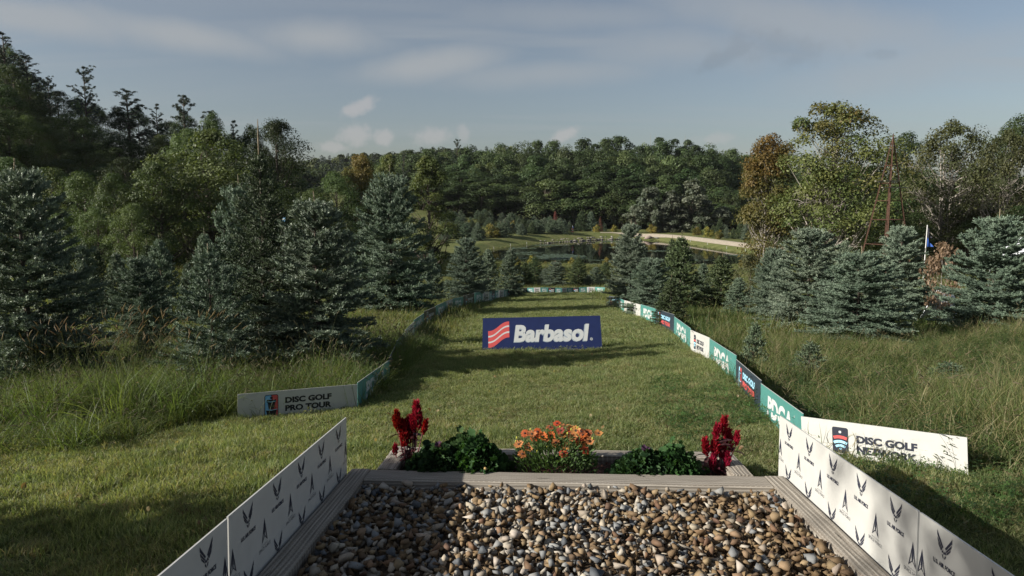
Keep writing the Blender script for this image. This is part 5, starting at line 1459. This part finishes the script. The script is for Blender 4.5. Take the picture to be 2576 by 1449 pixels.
for px, py in [(1334, 1083), (1300, 1104), (1410, 1076), (1437, 1083), (1452, 1078), (1299, 1112), (1376, 1128), (1500, 1120), (1448, 1145), (1428, 1093), (1491, 1106), (1350, 1138)]:
    q = at(px, py, dbase.y - .05 + random.uniform(-.03, .08)) - dbase
    o_ = obj('bud', BUD, dz_, q); o_.rotation_euler = (random.uniform(-.4, .4), random.uniform(-.4, .4), 0)
    obj('stem', MB().tube([(q.x * .6, q.y * .6, .08), q + Vector((0, 0, .001))], [.0016, .0012], 4).mesh('stem', M_STEM), dz_)

# ------------------------------------------------------------------ things further off
M_POST = plain('white_paint', (.50, .50, .48), .6, noise=.08)
M_GALV = plain('galvanised_steel', (.32, .33, .34), .45, .5, .6, noise=.15)
M_RBAND = plain('red_band', (.50, .12, .10), .5, noise=.1)
M_FLAGB = plain('blue_flag', (.05, .13, .46), .7, noise=.15)
M_FLAGD = plain('dark_flag', (.05, .05, .07), .7, noise=.15)
M_FLAGR = plain('red_flag', (.42, .03, .03), .7, noise=.15)
M_CANVAS = plain('white_canvas', (.70, .73, .78), .7, noise=.06)
# old windmill tower
tb, th_, _ = span(2246, 357, 48)
wt = thing('windmill_tower', 'old rusty windmill tower of four leaning legs without its wheel', 'tower', tb, .35)
hw = 1.25
def leg_pt(sx, sy, z_): k = 1 - z_ / th_; return (sx * (hw * k + .05), sy * (hw * k + .05), z_)
for sx in (-1, 1):
    for sy in (-1, 1):
        obj('leg', MB().add(*(lambda p: (p[0], p[1]))(tube_np([leg_pt(sx, sy, -.3), leg_pt(sx, sy, th_ * .5), leg_pt(sx, sy, th_)], [.062, .058, .05], 4))).mesh('leg', M_RUSTY), wt)
for zf in (.12, .30, .47, .60, .72, .84):
    z_ = th_ * zf; c_ = [leg_pt(-1, -1, z_), leg_pt(1, -1, z_), leg_pt(1, 1, z_), leg_pt(-1, 1, z_)]
    for i in range(4): obj('brace', MB().tube([c_[i], c_[(i + 1) % 4]], .028, 4).mesh('brace', M_RUSTY), wt)
M_PLANK = plain('grey_plank', (.23, .21, .17), .85, noise=.3, scale=8)
for zf, ext, y_ in ((.735, .55, -1), (.735, .55, 1), (.69, .75, -1)):
    k = hw * (1 - zf) + .05; obj('platform_plank', MB().box(-k - ext, k + ext, y_ * k - .07, y_ * k + .07, th_ * zf - .03, th_ * zf + .03).mesh('platform_plank', M_PLANK), wt)
obj('pump_pipe', MB().tube([(0, 0, -.2), (0, 0, th_ * .8)], .035, 5).mesh('pump_pipe', M_RUSTY), wt)
obj('cap', MB().tube([(0, 0, th_ - .1), (0, 0, th_ + .15), (.02, 0, th_ + .6)], [.09, .07, .015], 5).mesh('cap', M_RUSTY), wt)
# flag pole on the right
fp_, fh, _ = span(2333, 566, 24)
fpole = thing('flag_pole', 'white pole with limp blue and dark flag by the dry shrub', 'flag pole', fp_)
obj('pole', MB().tube([(0, 0, -.2), (0, 0, fh)], [.020, .016], 8).mesh('pole', M_POST, True), fpole)
def limp(z1, z0, w, mat, ph, nm, par):
    v, f = [], []
    for i in range(9):
        for j in range(5):
            u, t_ = i / 8, j / 4; z_ = z1 + (z0 - z1) * u; ww = w * (0.12 + .88 * u)
            v.append((.03 + ww * t_ * .75, .06 * math.sin(t_ * 7 + u * 3 + ph) * t_, z_ - .10 * t_ * (1 - u)))
    for i in range(8):
        for j in range(4): a = i * 5 + j; f.append((a, a + 1, a + 6, a + 5))
    return obj(nm, mesh_py(nm, v, f, mat, True), par)
limp(fh - .05, fh - .45, .20, M_FLAGD, 0, 'dark_flag', fpole); limp(fh - .40, fh - .76, .28, M_FLAGB, .8, 'blue_flag', fpole)
# disc baskets
def basket(px, Y, label, flagmats, H=1.0):
    X = xat(px, Y); t_ = thing('disc_basket', label, 'disc golf basket', (X, Y, g1(X, Y)))
    obj('pole', MB().tube([(0, 0, -.1), (0, 0, 2.35)], .035, 6).mesh('pole', M_POST, True), t_)
    m_ = MB(); n_ = 18
    def ring(r0, z0, z1):
        v = [((r0) * math.cos(6.283 * i / n_), r0 * math.sin(6.283 * i / n_), z_) for z_ in (z0, z1) for i in range(n_)]
        return v, [(i, (i + 1) % n_, n_ + (i + 1) % n_, n_ + i) for i in range(n_)]
    obj('top_band', MB().add(*ring(.36, 1.30, 1.46)).mesh('top_band', M_RBAND), t_)
    obj('tray_band', MB().add(*ring(.36, .62, .76)).add([(.36 * math.cos(6.283 * i / n_), .36 * math.sin(6.283 * i / n_), .62) for i in range(n_)], [tuple(range(n_))]).mesh('tray_band', M_RBAND), t_)
    for i in range(14):
        a_ = 6.283 * i / 14; obj('chain', MB().tube([(.33 * math.cos(a_), .33 * math.sin(a_), 1.34), (.20 * math.cos(a_), .20 * math.sin(a_), 1.0), (.06 * math.cos(a_), .06 * math.sin(a_), .80)], .016, 3).mesh('chain', M_GALV), t_)
    for i, mt in enumerate(flagmats): limp(2.32 - .3 * i, 1.95 - .3 * i, .30 + .14 * i, mt, i, 'flag', t_)
    return t_
basket(1440, 182, 'disc golf basket with blue flag on the far meadow beyond the pond', (M_FLAGB, M_FLAGB))
basket(872, 92, 'disc golf basket with red and white flag between the two big blue firs', (M_CANVAS, M_FLAGR))
# marker stakes round the pond
ST = MB().box(-.04, .04, -.02, .02, -.15, .55).mesh('marker_stake', M_POST)
for px, py in [(1716, 604), (1737, 606), (1780, 614), (1828, 623), (1875, 630), (1926, 639), (1957, 647), (1242, 625), (1284, 617), (1325, 612)]:
    p = ray(px, py + 3, 90, 240); right = px > 1500
    tag(obj('marker_stake', ST, None, p), 'short white marker stake on the %s of the pond' % ('grassy dam right' if right else 'left shore'), 'stake', 'marker stakes on the %s' % ('dam' if right else 'left shore'))
# stone edging of the far shore
M_ROCK = plain('shore_rock', (.20, .185, .165), .85, .2, noise=.35, scale=5, bump=.5)
wall_ = thing('stone_wall', 'rough stone wall along the far shore of the pond', 'wall', (7, 164, WATER))
seg = POND[3:7]; sl_ = np.cumsum([0] + [np.hypot(*(seg[i + 1] - seg[i])) for i in range(len(seg) - 1)])
RM = []
for k in range(6):
    v, f, _ = stone_mesh(500 + k, (1, 1, 1)); RM.append(mesh_np('stone', v, f, M_ROCK))
dd = 0.0
while dd < sl_[-1]:
    x, y = np.interp(dd, sl_, seg[:, 0]), np.interp(dd, sl_, seg[:, 1]); s_ = random.uniform(.45, .85) * (1 if dd > 8 else .6)
    for c_ in range(2 if random.random() < .6 else 1):
        o_ = obj('stone', random.choice(RM), wall_, (x - 7 + random.uniform(-.2, .2), y - 164 + .35 * c_, .15 + .55 * c_)); o_.scale = (s_, s_ * .8, s_ * .75); o_.rotation_euler = (random.uniform(-.3, .3), random.uniform(-.3, .3), random.uniform(0, 6))
    dd += s_ * 1.45
for px, s_, lab in [(1636, 1.6, 'large pinkish boulder at the right end of the far shore'), (1652, 1.2, 'smaller grey boulder right of the large pinkish one')]:
    p = at(px, 600, 177); o_ = obj('boulder', mesh_np('boulder', *stone_mesh(520 + px, (1, 1, 1))[:2], plain('boulder_%s' % ('pink' if px == 1636 else 'grey'), (.30, .235, .205) if px == 1636 else (.24, .23, .21), .85, noise=.3, scale=3)), None, (p.x, 178.5, WATER + .3)); o_.scale = (s_, s_ * .7, s_ * .75); tag(o_, lab, 'boulder')
# golf cart at the wood edge
p = at(1226, 556, 205); X = p.x; Z = g1(X, 205)
gc = thing('golf_cart', 'white roofed golf cart parked under the trees of the far wood', 'golf cart', (X, 205, Z), .3)
obj('roof', MB().box(-.95, .95, -.6, .6, 1.85, 1.95).mesh('roof', M_POST), gc)
obj('body', MB().box(-1.15, 1.15, -.58, .58, .32, .62).box(-1.1, -.5, -.55, .55, .62, .95).box(.75, 1.12, -.55, .55, .62, 1.0).box(-.45, .1, -.55, .55, .62, .82).mesh('body', M_POST), gc)
for sx in (-.85, .85):
    for sy in (-.52, .52):
        obj('post', MB().tube([(sx, sy, .6), (sx * .95, sy, 1.86)], .025, 4).mesh('post', M_GALV), gc); obj('wheel', MB().tube([(sx * .9, sy - .09, .22), (sx * .9, sy + .09, .22)], .22, 10).mesh('wheel', P_BLACK), gc)
# canopies on the right
def canopy(px, Y, w, h, label, rz=0.2, zt=2.3):
    X = xat(px, Y); t_ = thing('canopy_tent', label, 'tent', (X, Y, g1(X, Y)), rz)
    obj('roof', mesh_py('roof', [(-w, -w, h), (w, -w, h), (w, w, h), (-w, w, h), (0, 0, h + w * .75), (-w, -w, h - .22), (w, -w, h - .22), (w, w, h - .22), (-w, w, h - .22)], [(0, 1, 4), (1, 2, 4), (2, 3, 4), (3, 0, 4), (0, 5, 6, 1), (1, 6, 7, 2), (2, 7, 8, 3), (3, 8, 5, 0)], M_CANVAS), t_)
    for sx in (-1, 1):
        for sy in (-1, 1): obj('leg', MB().tube([(sx * w * .96, sy * w * .96, -.1), (sx * w * .96, sy * w * .96, h)], .02, 5).mesh('leg', M_GALV), t_)
canopy(2640, 30, 1.5, 2.1, 'white canopy tent cut by the right edge behind the two topped fir')
cx_ = xat(2396, 19.5); tz = g1(cx_, 19.5)
at_ = thing('folding_sign', 'white folding sign tilted in the grass below the dry shrub', 'sign', (cx_, 19.5, tz), .3)
obj('panel', MB().add([(-.42, -.3, .05), (.42, -.3, .05), (.25, .1, .95), (-.25, .1, .95), (-.42, -.28, .05), (.42, -.28, .05), (.25, .12, .95), (-.25, .12, .95)], [(0, 1, 2, 3), (4, 7, 6, 5), (3, 2, 6, 7), (0, 3, 7, 4), (1, 5, 6, 2), (0, 4, 5, 1)]).mesh('panel', M_CANVAS), at_)
obj('rear_panel', MB().add([(-.42, .5, .05), (.42, .5, .05), (.25, .13, .95), (-.25, .13, .95), (-.42, .52, .05), (.42, .52, .05), (.25, .15, .95), (-.25, .15, .95)], [(0, 3, 2, 1), (4, 5, 6, 7), (3, 7, 6, 2), (0, 4, 7, 3), (1, 2, 6, 5), (0, 1, 5, 4)]).mesh('rear_panel', M_CANVAS), at_)
# small blue and white sign between the firs on the left
sx_ = xat(716, 40); sp = thing('small_sign', 'small pale blue and white sign glimpsed between the tall firs', 'sign', (sx_, 40, g1(sx_, 40)))
zz = at(721, 552, 40).z - g1(sx_, 40)
obj('post', MB().tube([(0, .02, -.1), (0, .02, zz + .2)], .03, 5).mesh('post', M_GALV), sp); obj('panel', MB().box(-.10, .10, -.02, 0, zz - .25, zz + .1).mesh('panel', P_BLUE), sp); obj('white_band', MB().box(-.10, .10, -.024, -.021, zz - .02, zz + .05).mesh('white_band', P_WHITE), sp)
# masts on the distant ridge
for px, top, lab in [(1649, 338, 'thick radio mast on the horizon above the wood'), (1637, 334, 'thin radio mast just left of the thick one'), (1724, 338, 'lattice radio mast further right on the horizon')]:
    q, h_, _ = span(px, top, 660); o_ = obj('radio_mast', MB().tube([(0, 0, -1), (0, 0, h_ * .8), (0, 0, h_)], [.22, .16, .06] if px != 1637 else [.14, .10, .06], 4).mesh('radio_mast', M_PLANK), None, q); tag(o_, lab, 'radio mast')

# ------------------------------------------------------------------ grass
def blades(seed, n_, spread, h0, h1, width, bend, cols, segs=2, clump=False, heads=0, head_col=(.13, .115, .065), head_len=(.05, .09)):
    r_ = np.random.default_rng(seed)
    if clump: b0 = r_.normal(0, spread, (n_, 2))
    else: b0 = r_.uniform(-spread, spread, (n_, 2))
    a_ = r_.uniform(0, 6.283, n_); h_ = r_.uniform(h0, h1, n_); bd = bend * r_.uniform(.2, 1.3, n_) * h_
    d = np.stack([np.cos(a_), np.sin(a_)], 1); s_ = np.stack([-np.sin(a_), np.cos(a_)], 1)
    sp = r_.uniform(0, 6.283, n_); s_ = np.stack([np.cos(sp), np.sin(sp)], 1)
    V, T = [], []
    cols = np.array(cols); ci = r_.integers(0, len(cols), n_); c_ = cols[ci] * r_.uniform(.75, 1.3, (n_, 1))
    for k in range(segs + 1):
        u = k / segs; w = width * (1 - u ** 1.6 * .9) * .5
        p = b0 + d * (bd * u * u)[:, None]; z_ = h_ * u * (1 - .25 * (bd / h_) * u)
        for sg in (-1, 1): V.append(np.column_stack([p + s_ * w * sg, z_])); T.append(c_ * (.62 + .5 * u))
    m_ = 2 * (segs + 1)
    V = np.stack(V, 1).reshape(-1, 3); T = np.stack(T, 1).reshape(-1, 3)
    base = np.arange(n_)[:, None] * m_
    F = np.concatenate([np.stack([base[:, 0] + 2 * k, base[:, 0] + 2 * k + 1, base[:, 0] + 2 * k + 3, base[:, 0] + 2 * k + 2], 1) for k in range(segs)])
    if heads:
        hv, hf, ht = [V], [F], [T]; off = len(V)
        for q in range(heads):
            b_ = r_.normal(0, spread, 2) if clump else r_.uniform(-spread, spread, 2); a2 = r_.uniform(0, 6.283); hh = h1 * r_.uniform(.95, 1.35); bb = bend * hh * r_.uniform(.1, .6)
            dd = np.array([math.cos(a2), math.sin(a2)])
            pts = [np.array([*(b_ + dd * bb * u * u), hh * u]) for u in (0, .4, .75, 1)]
            L = r_.uniform(*head_len); e = norm(pts[-1] - pts[-2] + np.array([dd[0], dd[1], 0]) * .12)
            hp = [pts[-1], pts[-1] + e * L * .3, pts[-1] + e * L * .7 + np.array([dd[0], dd[1], 0]) * L * .06, pts[-1] + e * L + np.array([dd[0], dd[1], -.3]) * L * .12]
            v, f = tube_np(pts, [.0016, .0014, .0012, .001], 3); hv.append(v); hf.append(np.array(f) + off); ht.append(np.repeat([[.10, .115, .045]], len(v), 0)); off += len(v)
            v, f = tube_np(hp, np.array([.002, .0055, .005, .0015]) * r_.uniform(.8, 1.2), 5); hv.append(v); hf.append(np.array(f) + off); ht.append(np.repeat(np.array([head_col]) * r_.uniform(.7, 1.3), len(v), 0)); off += len(v)
        V, F, T = np.concatenate(hv), np.concatenate(hf), np.concatenate(ht)
    return mesh_np('grass_tuft', V, F, M_GRASS, T)

G1, G2, G3, STRAW = (.108, .150, .048), (.155, .185, .070), (.075, .112, .038), (.270, .235, .130)
L1, L2, L3 = (.180, .222, .088), (.270, .290, .142), (.095, .138, .050)
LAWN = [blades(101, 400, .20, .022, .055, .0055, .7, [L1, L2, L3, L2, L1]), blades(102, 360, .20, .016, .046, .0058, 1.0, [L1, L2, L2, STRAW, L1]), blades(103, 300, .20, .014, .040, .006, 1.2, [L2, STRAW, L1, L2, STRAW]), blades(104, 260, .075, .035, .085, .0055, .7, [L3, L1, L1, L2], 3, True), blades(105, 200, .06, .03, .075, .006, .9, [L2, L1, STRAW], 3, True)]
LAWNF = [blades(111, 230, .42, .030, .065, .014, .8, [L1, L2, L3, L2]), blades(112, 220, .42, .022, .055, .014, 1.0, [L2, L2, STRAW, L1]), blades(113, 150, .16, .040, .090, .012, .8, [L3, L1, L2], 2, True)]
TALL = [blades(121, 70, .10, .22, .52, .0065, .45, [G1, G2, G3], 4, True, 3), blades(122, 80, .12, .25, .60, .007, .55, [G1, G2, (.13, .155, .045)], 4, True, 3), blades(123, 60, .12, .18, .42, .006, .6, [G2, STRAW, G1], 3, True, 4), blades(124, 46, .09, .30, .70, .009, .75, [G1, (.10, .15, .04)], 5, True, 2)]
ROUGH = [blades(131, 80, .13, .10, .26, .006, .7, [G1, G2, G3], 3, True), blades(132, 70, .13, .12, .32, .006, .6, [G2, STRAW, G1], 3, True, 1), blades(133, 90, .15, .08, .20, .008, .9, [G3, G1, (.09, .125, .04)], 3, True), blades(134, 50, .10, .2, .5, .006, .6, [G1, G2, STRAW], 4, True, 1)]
HC = (.17, .14, .07)
FARG = [blades(141, 60, .26, .14, .36, .018, .5, [G1, G2, (.19, .185, .08)], 3, True, 1, HC, (.05, .09)), blades(142, 60, .26, .14, .34, .018, .5, [G1, G2, G3], 3, True, 1, HC, (.05, .09)), blades(143, 50, .26, .12, .3, .018, .6, [(.20, .185, .085), STRAW, G2], 3, True, 2, HC, (.05, .09))]
def clover(seed):
    r_ = np.random.default_rng(seed); V, F, T = [], [], []
    for i in range(46):
        c_ = np.array([*r_.normal(0, .10, 2), r_.uniform(.03, .12)]); a_ = r_.uniform(0, 6.283); s_ = r_.uniform(.009, .017); col = np.array([.055, .105, .030]) * r_.uniform(.7, 1.5); tl = r_.normal(0, .35, 2)
        for k in range(3):
            an = a_ + k * 2.094; o_ = len(V)
            for (rr, da) in ((0, 0), (1, -.45), (1.25, 0), (1, .45)):
                x, y = rr * s_ * math.cos(an + da), rr * s_ * math.sin(an + da); V.append(c_ + [x, y, x * tl[0] + y * tl[1]]); T.append(col)
            F.append((o_, o_ + 1, o_ + 2, o_ + 3))
    return mesh_np('clover', V, F, M_GRASS, np.array(T))
WEED = [clover(151), clover(152)]

LPa = np.array([[p.x, p.y] for p in LP]); RPa = np.array([[p.x, p.y] for p in RP])
def x_left(Y):
    o_ = np.argsort(LPa[1:, 1]); return np.interp(Y, LPa[1:, 1][o_], LPa[1:, 0][o_])
def x_right(Y):
    q = RPa[:-1][::-1]; o_ = np.argsort(q[:, 1]); return np.interp(Y, q[:, 1][o_], q[:, 0][o_])
def pad_rf(X, Y):
    ex, ey = X - p0.x, Y - p0.y; return ex * PR.x + ey * PR.y, (ex * PF.x + ey * PF.y) / (PF.x ** 2 + PF.y ** 2) * math.hypot(PF.x, PF.y)
def in_pad(X, Y, mrg=0.03):
    r_, f_ = pad_rf(X, Y)
    a_ = (r_ > rl - mrg - .03) & (r_ < rr_ + mrg + .03) & (f_ < fa + mrg)
    return a_ | ((r_ > bl - mrg) & (r_ < br + mrg) & (f_ >= fa) & (f_ < fback + mrg))
# edge of the tall grass at the left front, as frame positions on the ground
edge = np.array([[p.x, p.y] for p in (ray(-260, 1190), ray(0, 1140), ray(160, 1150), ray(330, 1120), ray(430, 1085), ray(597, 1052))])
def tall_left(X, Y):
    lawn_m = (Y > LPa[0, 1]); front = np.where(X < LPa[0, 0], Y > np.interp(X, edge[:, 0], edge[:, 1]), False)
    t_ = np.clip((X - LPa[0, 0]) / (LPa[1, 0] - LPa[0, 0]), 0, 1)
    mid = (X >= LPa[0, 0]) & (X <= LPa[1, 0]) & (Y > LPa[0, 1] + t_ * (LPa[1, 1] - LPa[0, 1]) + .08)
    deep = (X > LPa[1, 0]) & (X < x_left(Y) - .12 - .30 * sstep(Y, 12, 18)) & (Y > LPa[1, 1])
    return front | mid | deep
def beyond_right(X, Y):
    yR = np.interp(X, [RP[-2].x, RP[-1].x], [RP[-2].y, RP[-1].y])
    near = (X >= RP[-2].x) & (Y > yR + .08) & (Y < RP[-2].y)
    deep = (X > x_right(Y) + .12 + .30 * sstep(Y, 12, 18)) & (Y >= RP[-2].y)
    return near | deep
YB = LP[-1].y
def field(n_, x0, x1, y0, y1, test):
    X, Y = rng.uniform(x0, x1, n_), rng.uniform(y0, y1, n_)
    k = test(X, Y) & (np.abs(X) < .80 * Y + 1.2) & ~in_pad(X, Y); return X[k], Y[k]
def lawn_test(X, Y): return ~tall_left(X, Y) & ~beyond_right(X, Y) & (X > np.where(Y > LPa[1, 1], x_left(Y), -99)) & (X < np.where(Y > RP[-2].y, x_right(Y), 99)) & (Y < YB + .1)
def patchy(X, Y): return np.sin(X * .9 + 1.3 * np.sin(Y * .5)) * np.sin(Y * .8 + 1.1 * np.sin(X * .7 + 2)) + .4 * np.sin(3.1 * X + 2.3 * Y)
def put(name, X, Y, srcs, s0, s1, label, probs=None, dz=0.0, cat='grass', wild=0.0, tilt=.05):
    Z = G(X, Y) + dz; n_ = len(X); v = rng.choice(len(srcs), n_, p=probs); s_ = rng.uniform(s0, s1, n_) * (1 + wild * patchy(X, Y))
    sc3 = np.stack([rng.uniform(.9, 1.1, n_), rng.uniform(.9, 1.1, n_), np.maximum(.35, s_)], 1)
    return scatter(name, np.column_stack([X, Y, Z]), rng.uniform(0, 6.28, n_), sc3, v, srcs, label, rng.normal(0, tilt, (n_, 2)), cat)
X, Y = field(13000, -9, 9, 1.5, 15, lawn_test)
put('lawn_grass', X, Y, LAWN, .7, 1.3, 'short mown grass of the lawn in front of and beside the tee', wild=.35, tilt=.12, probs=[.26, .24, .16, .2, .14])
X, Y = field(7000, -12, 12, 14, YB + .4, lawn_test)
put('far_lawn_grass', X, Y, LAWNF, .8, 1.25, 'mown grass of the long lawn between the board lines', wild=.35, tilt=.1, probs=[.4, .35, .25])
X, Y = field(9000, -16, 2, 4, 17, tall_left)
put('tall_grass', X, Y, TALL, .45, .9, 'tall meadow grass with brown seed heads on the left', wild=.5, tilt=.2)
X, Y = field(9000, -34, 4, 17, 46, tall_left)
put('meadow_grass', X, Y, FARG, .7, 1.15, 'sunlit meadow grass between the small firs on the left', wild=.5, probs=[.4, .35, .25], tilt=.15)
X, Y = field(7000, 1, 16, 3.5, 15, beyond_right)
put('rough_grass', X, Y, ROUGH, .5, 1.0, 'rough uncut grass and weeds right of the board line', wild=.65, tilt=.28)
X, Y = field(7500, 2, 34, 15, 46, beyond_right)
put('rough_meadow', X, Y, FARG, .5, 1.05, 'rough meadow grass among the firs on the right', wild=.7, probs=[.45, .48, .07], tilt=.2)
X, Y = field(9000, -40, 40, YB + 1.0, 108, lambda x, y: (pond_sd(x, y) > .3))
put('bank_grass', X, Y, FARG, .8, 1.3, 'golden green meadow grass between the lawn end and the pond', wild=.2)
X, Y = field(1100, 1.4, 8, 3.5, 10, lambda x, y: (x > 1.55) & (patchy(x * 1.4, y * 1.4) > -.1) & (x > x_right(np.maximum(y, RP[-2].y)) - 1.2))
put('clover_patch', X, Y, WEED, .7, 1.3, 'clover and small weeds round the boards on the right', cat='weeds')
def herb(seed):
    r_ = np.random.default_rng(seed); V, F, T = [], [], []
    for i in range(16):
        b_ = r_.normal(0, .10, 2); h_ = r_.uniform(.16, .42); ln = r_.normal(0, .12, 2); c0 = np.array([.060, .098, .034]) * r_.uniform(.75, 1.5)
        for k in range(13):
            u = (k + 1) / 13; p = np.array([*(b_ + ln * h_ * u), h_ * u]); a_ = k * 2.4 + i; d = np.array([math.cos(a_), math.sin(a_), .35]); sd_ = np.array([-math.sin(a_), math.cos(a_), 0]); L = .055 * (1.15 - .6 * u); w = L * .17; o_ = len(V)
            V += [p, p + d * L * .5 + sd_ * w, p + d * L - np.array([0, 0, .2 * L]), p + d * L * .5 - sd_ * w]; F.append((o_, o_ + 1, o_ + 2, o_ + 3)); T += [c0] * 4
    return mesh_np('herb', V, F, M_GRASS, np.array(T))
HERB = [herb(181), herb(182), herb(183)]
X, Y = field(3600, 2, 26, 4, 30, lambda x, y: beyond_right(x, y) & (patchy(x * .8 + 3, y * .8) > -.15))
put('leafy_weeds', X, Y, HERB, .7, 1.35, 'leafy green weeds standing in the rough grass on the right', cat='weeds', tilt=.2, wild=.3)
X, Y = field(500, -14, 0, 6, 20, lambda x, y: tall_left(x, y) & (patchy(x + 5, y) > .2))
put('meadow_weeds', X, Y, HERB, .7, 1.2, 'leafy green weeds standing in the tall grass on the left', cat='weeds', tilt=.15)
# tall clump with foxtail heads in front of the sparse fir
X = rng.normal(xat(330, 8.2), .55, 30); Y = rng.normal(8.0, .45, 30)
k = tall_left(X, Y); put('foxtail_grass', X[k], Y[k], [blades(161, 34, .08, .45, .95, .010, .8, [G1, (.10, .15, .045)], 5, True, 6, (.17, .125, .055), (.07, .11))], .8, 1.15, 'tall leaning foxtail grass with orange brown heads on the left', tilt=.2)
# shore plants of the pond
X, Y = field(6000, -8, 50, 104, 192, lambda x, y: (pond_sd(x, y) > -.3) & (pond_sd(x, y) < 1.3))
put('shore_grass', X, Y, FARG, .9, 1.5, 'fringe of grass along the pond shore')
# scattered dead leaves and brown grass clumps on the lawn
DL_ = [leaf_mesh('leaf', .05, .035, (.20, .12, .06), M_GRASS, .3), leaf_mesh('leaf', .045, .03, (.28, .22, .12), M_GRASS, -.3)]
X, Y = field(260, -5, 5, 4.2, 14, lawn_test)
put('fallen_leaves', X, Y, DL_, .8, 1.2, 'few dry brown leaves lying on the lawn', dz=.045, tilt=.5, cat='leaves')
DEADG = blades(171, 150, .05, .02, .07, .004, 1.2, [(.12, .075, .045), (.17, .115, .07), (.09, .06, .04)], 2, True)
for i, (px, py, lab) in enumerate([(455, 1300, 'clump of dead brown grass on the lawn left of the near emblem board'), (520, 1348, 'dead grass clump just behind the left emblem boards'), (238, 1312, 'small dead grass clump on the shaded lawn at the left'), (640, 1068, 'withered brown grass at the left end of the long white board')]):
    p = ray(px, py); o_ = obj('dead_grass_clump', DEADG, None, p + Vector((0, 0, .02))); s_ = 1.2; o_.scale = (s_, s_, 1); tag(o_, lab, 'grass clump')

# ------------------------------------------------------------------ air: thin haze round the whole scene
m = bpy.data.materials.new('haze_air'); m.use_nodes = True
n, l = m.node_tree.nodes, m.node_tree.links
n.remove(n['Principled BSDF'])
pvn = n.new('ShaderNodeVolumePrincipled'); pvn.inputs['Density'].default_value = 0.00005; pvn.inputs['Color'].default_value = (.86, .92, 1.0, 1); pvn.inputs['Anisotropy'].default_value = 0.2
l.new(pvn.outputs[0], n['Material Output'].inputs['Volume'])
hz = obj('haze', MB().box(-1500, 1500, -40, 1530, -34, 95).mesh('haze', m))
tag(hz, 'thin bluish haze between the tee and the distant ridges', 'haze', kind='stuff')
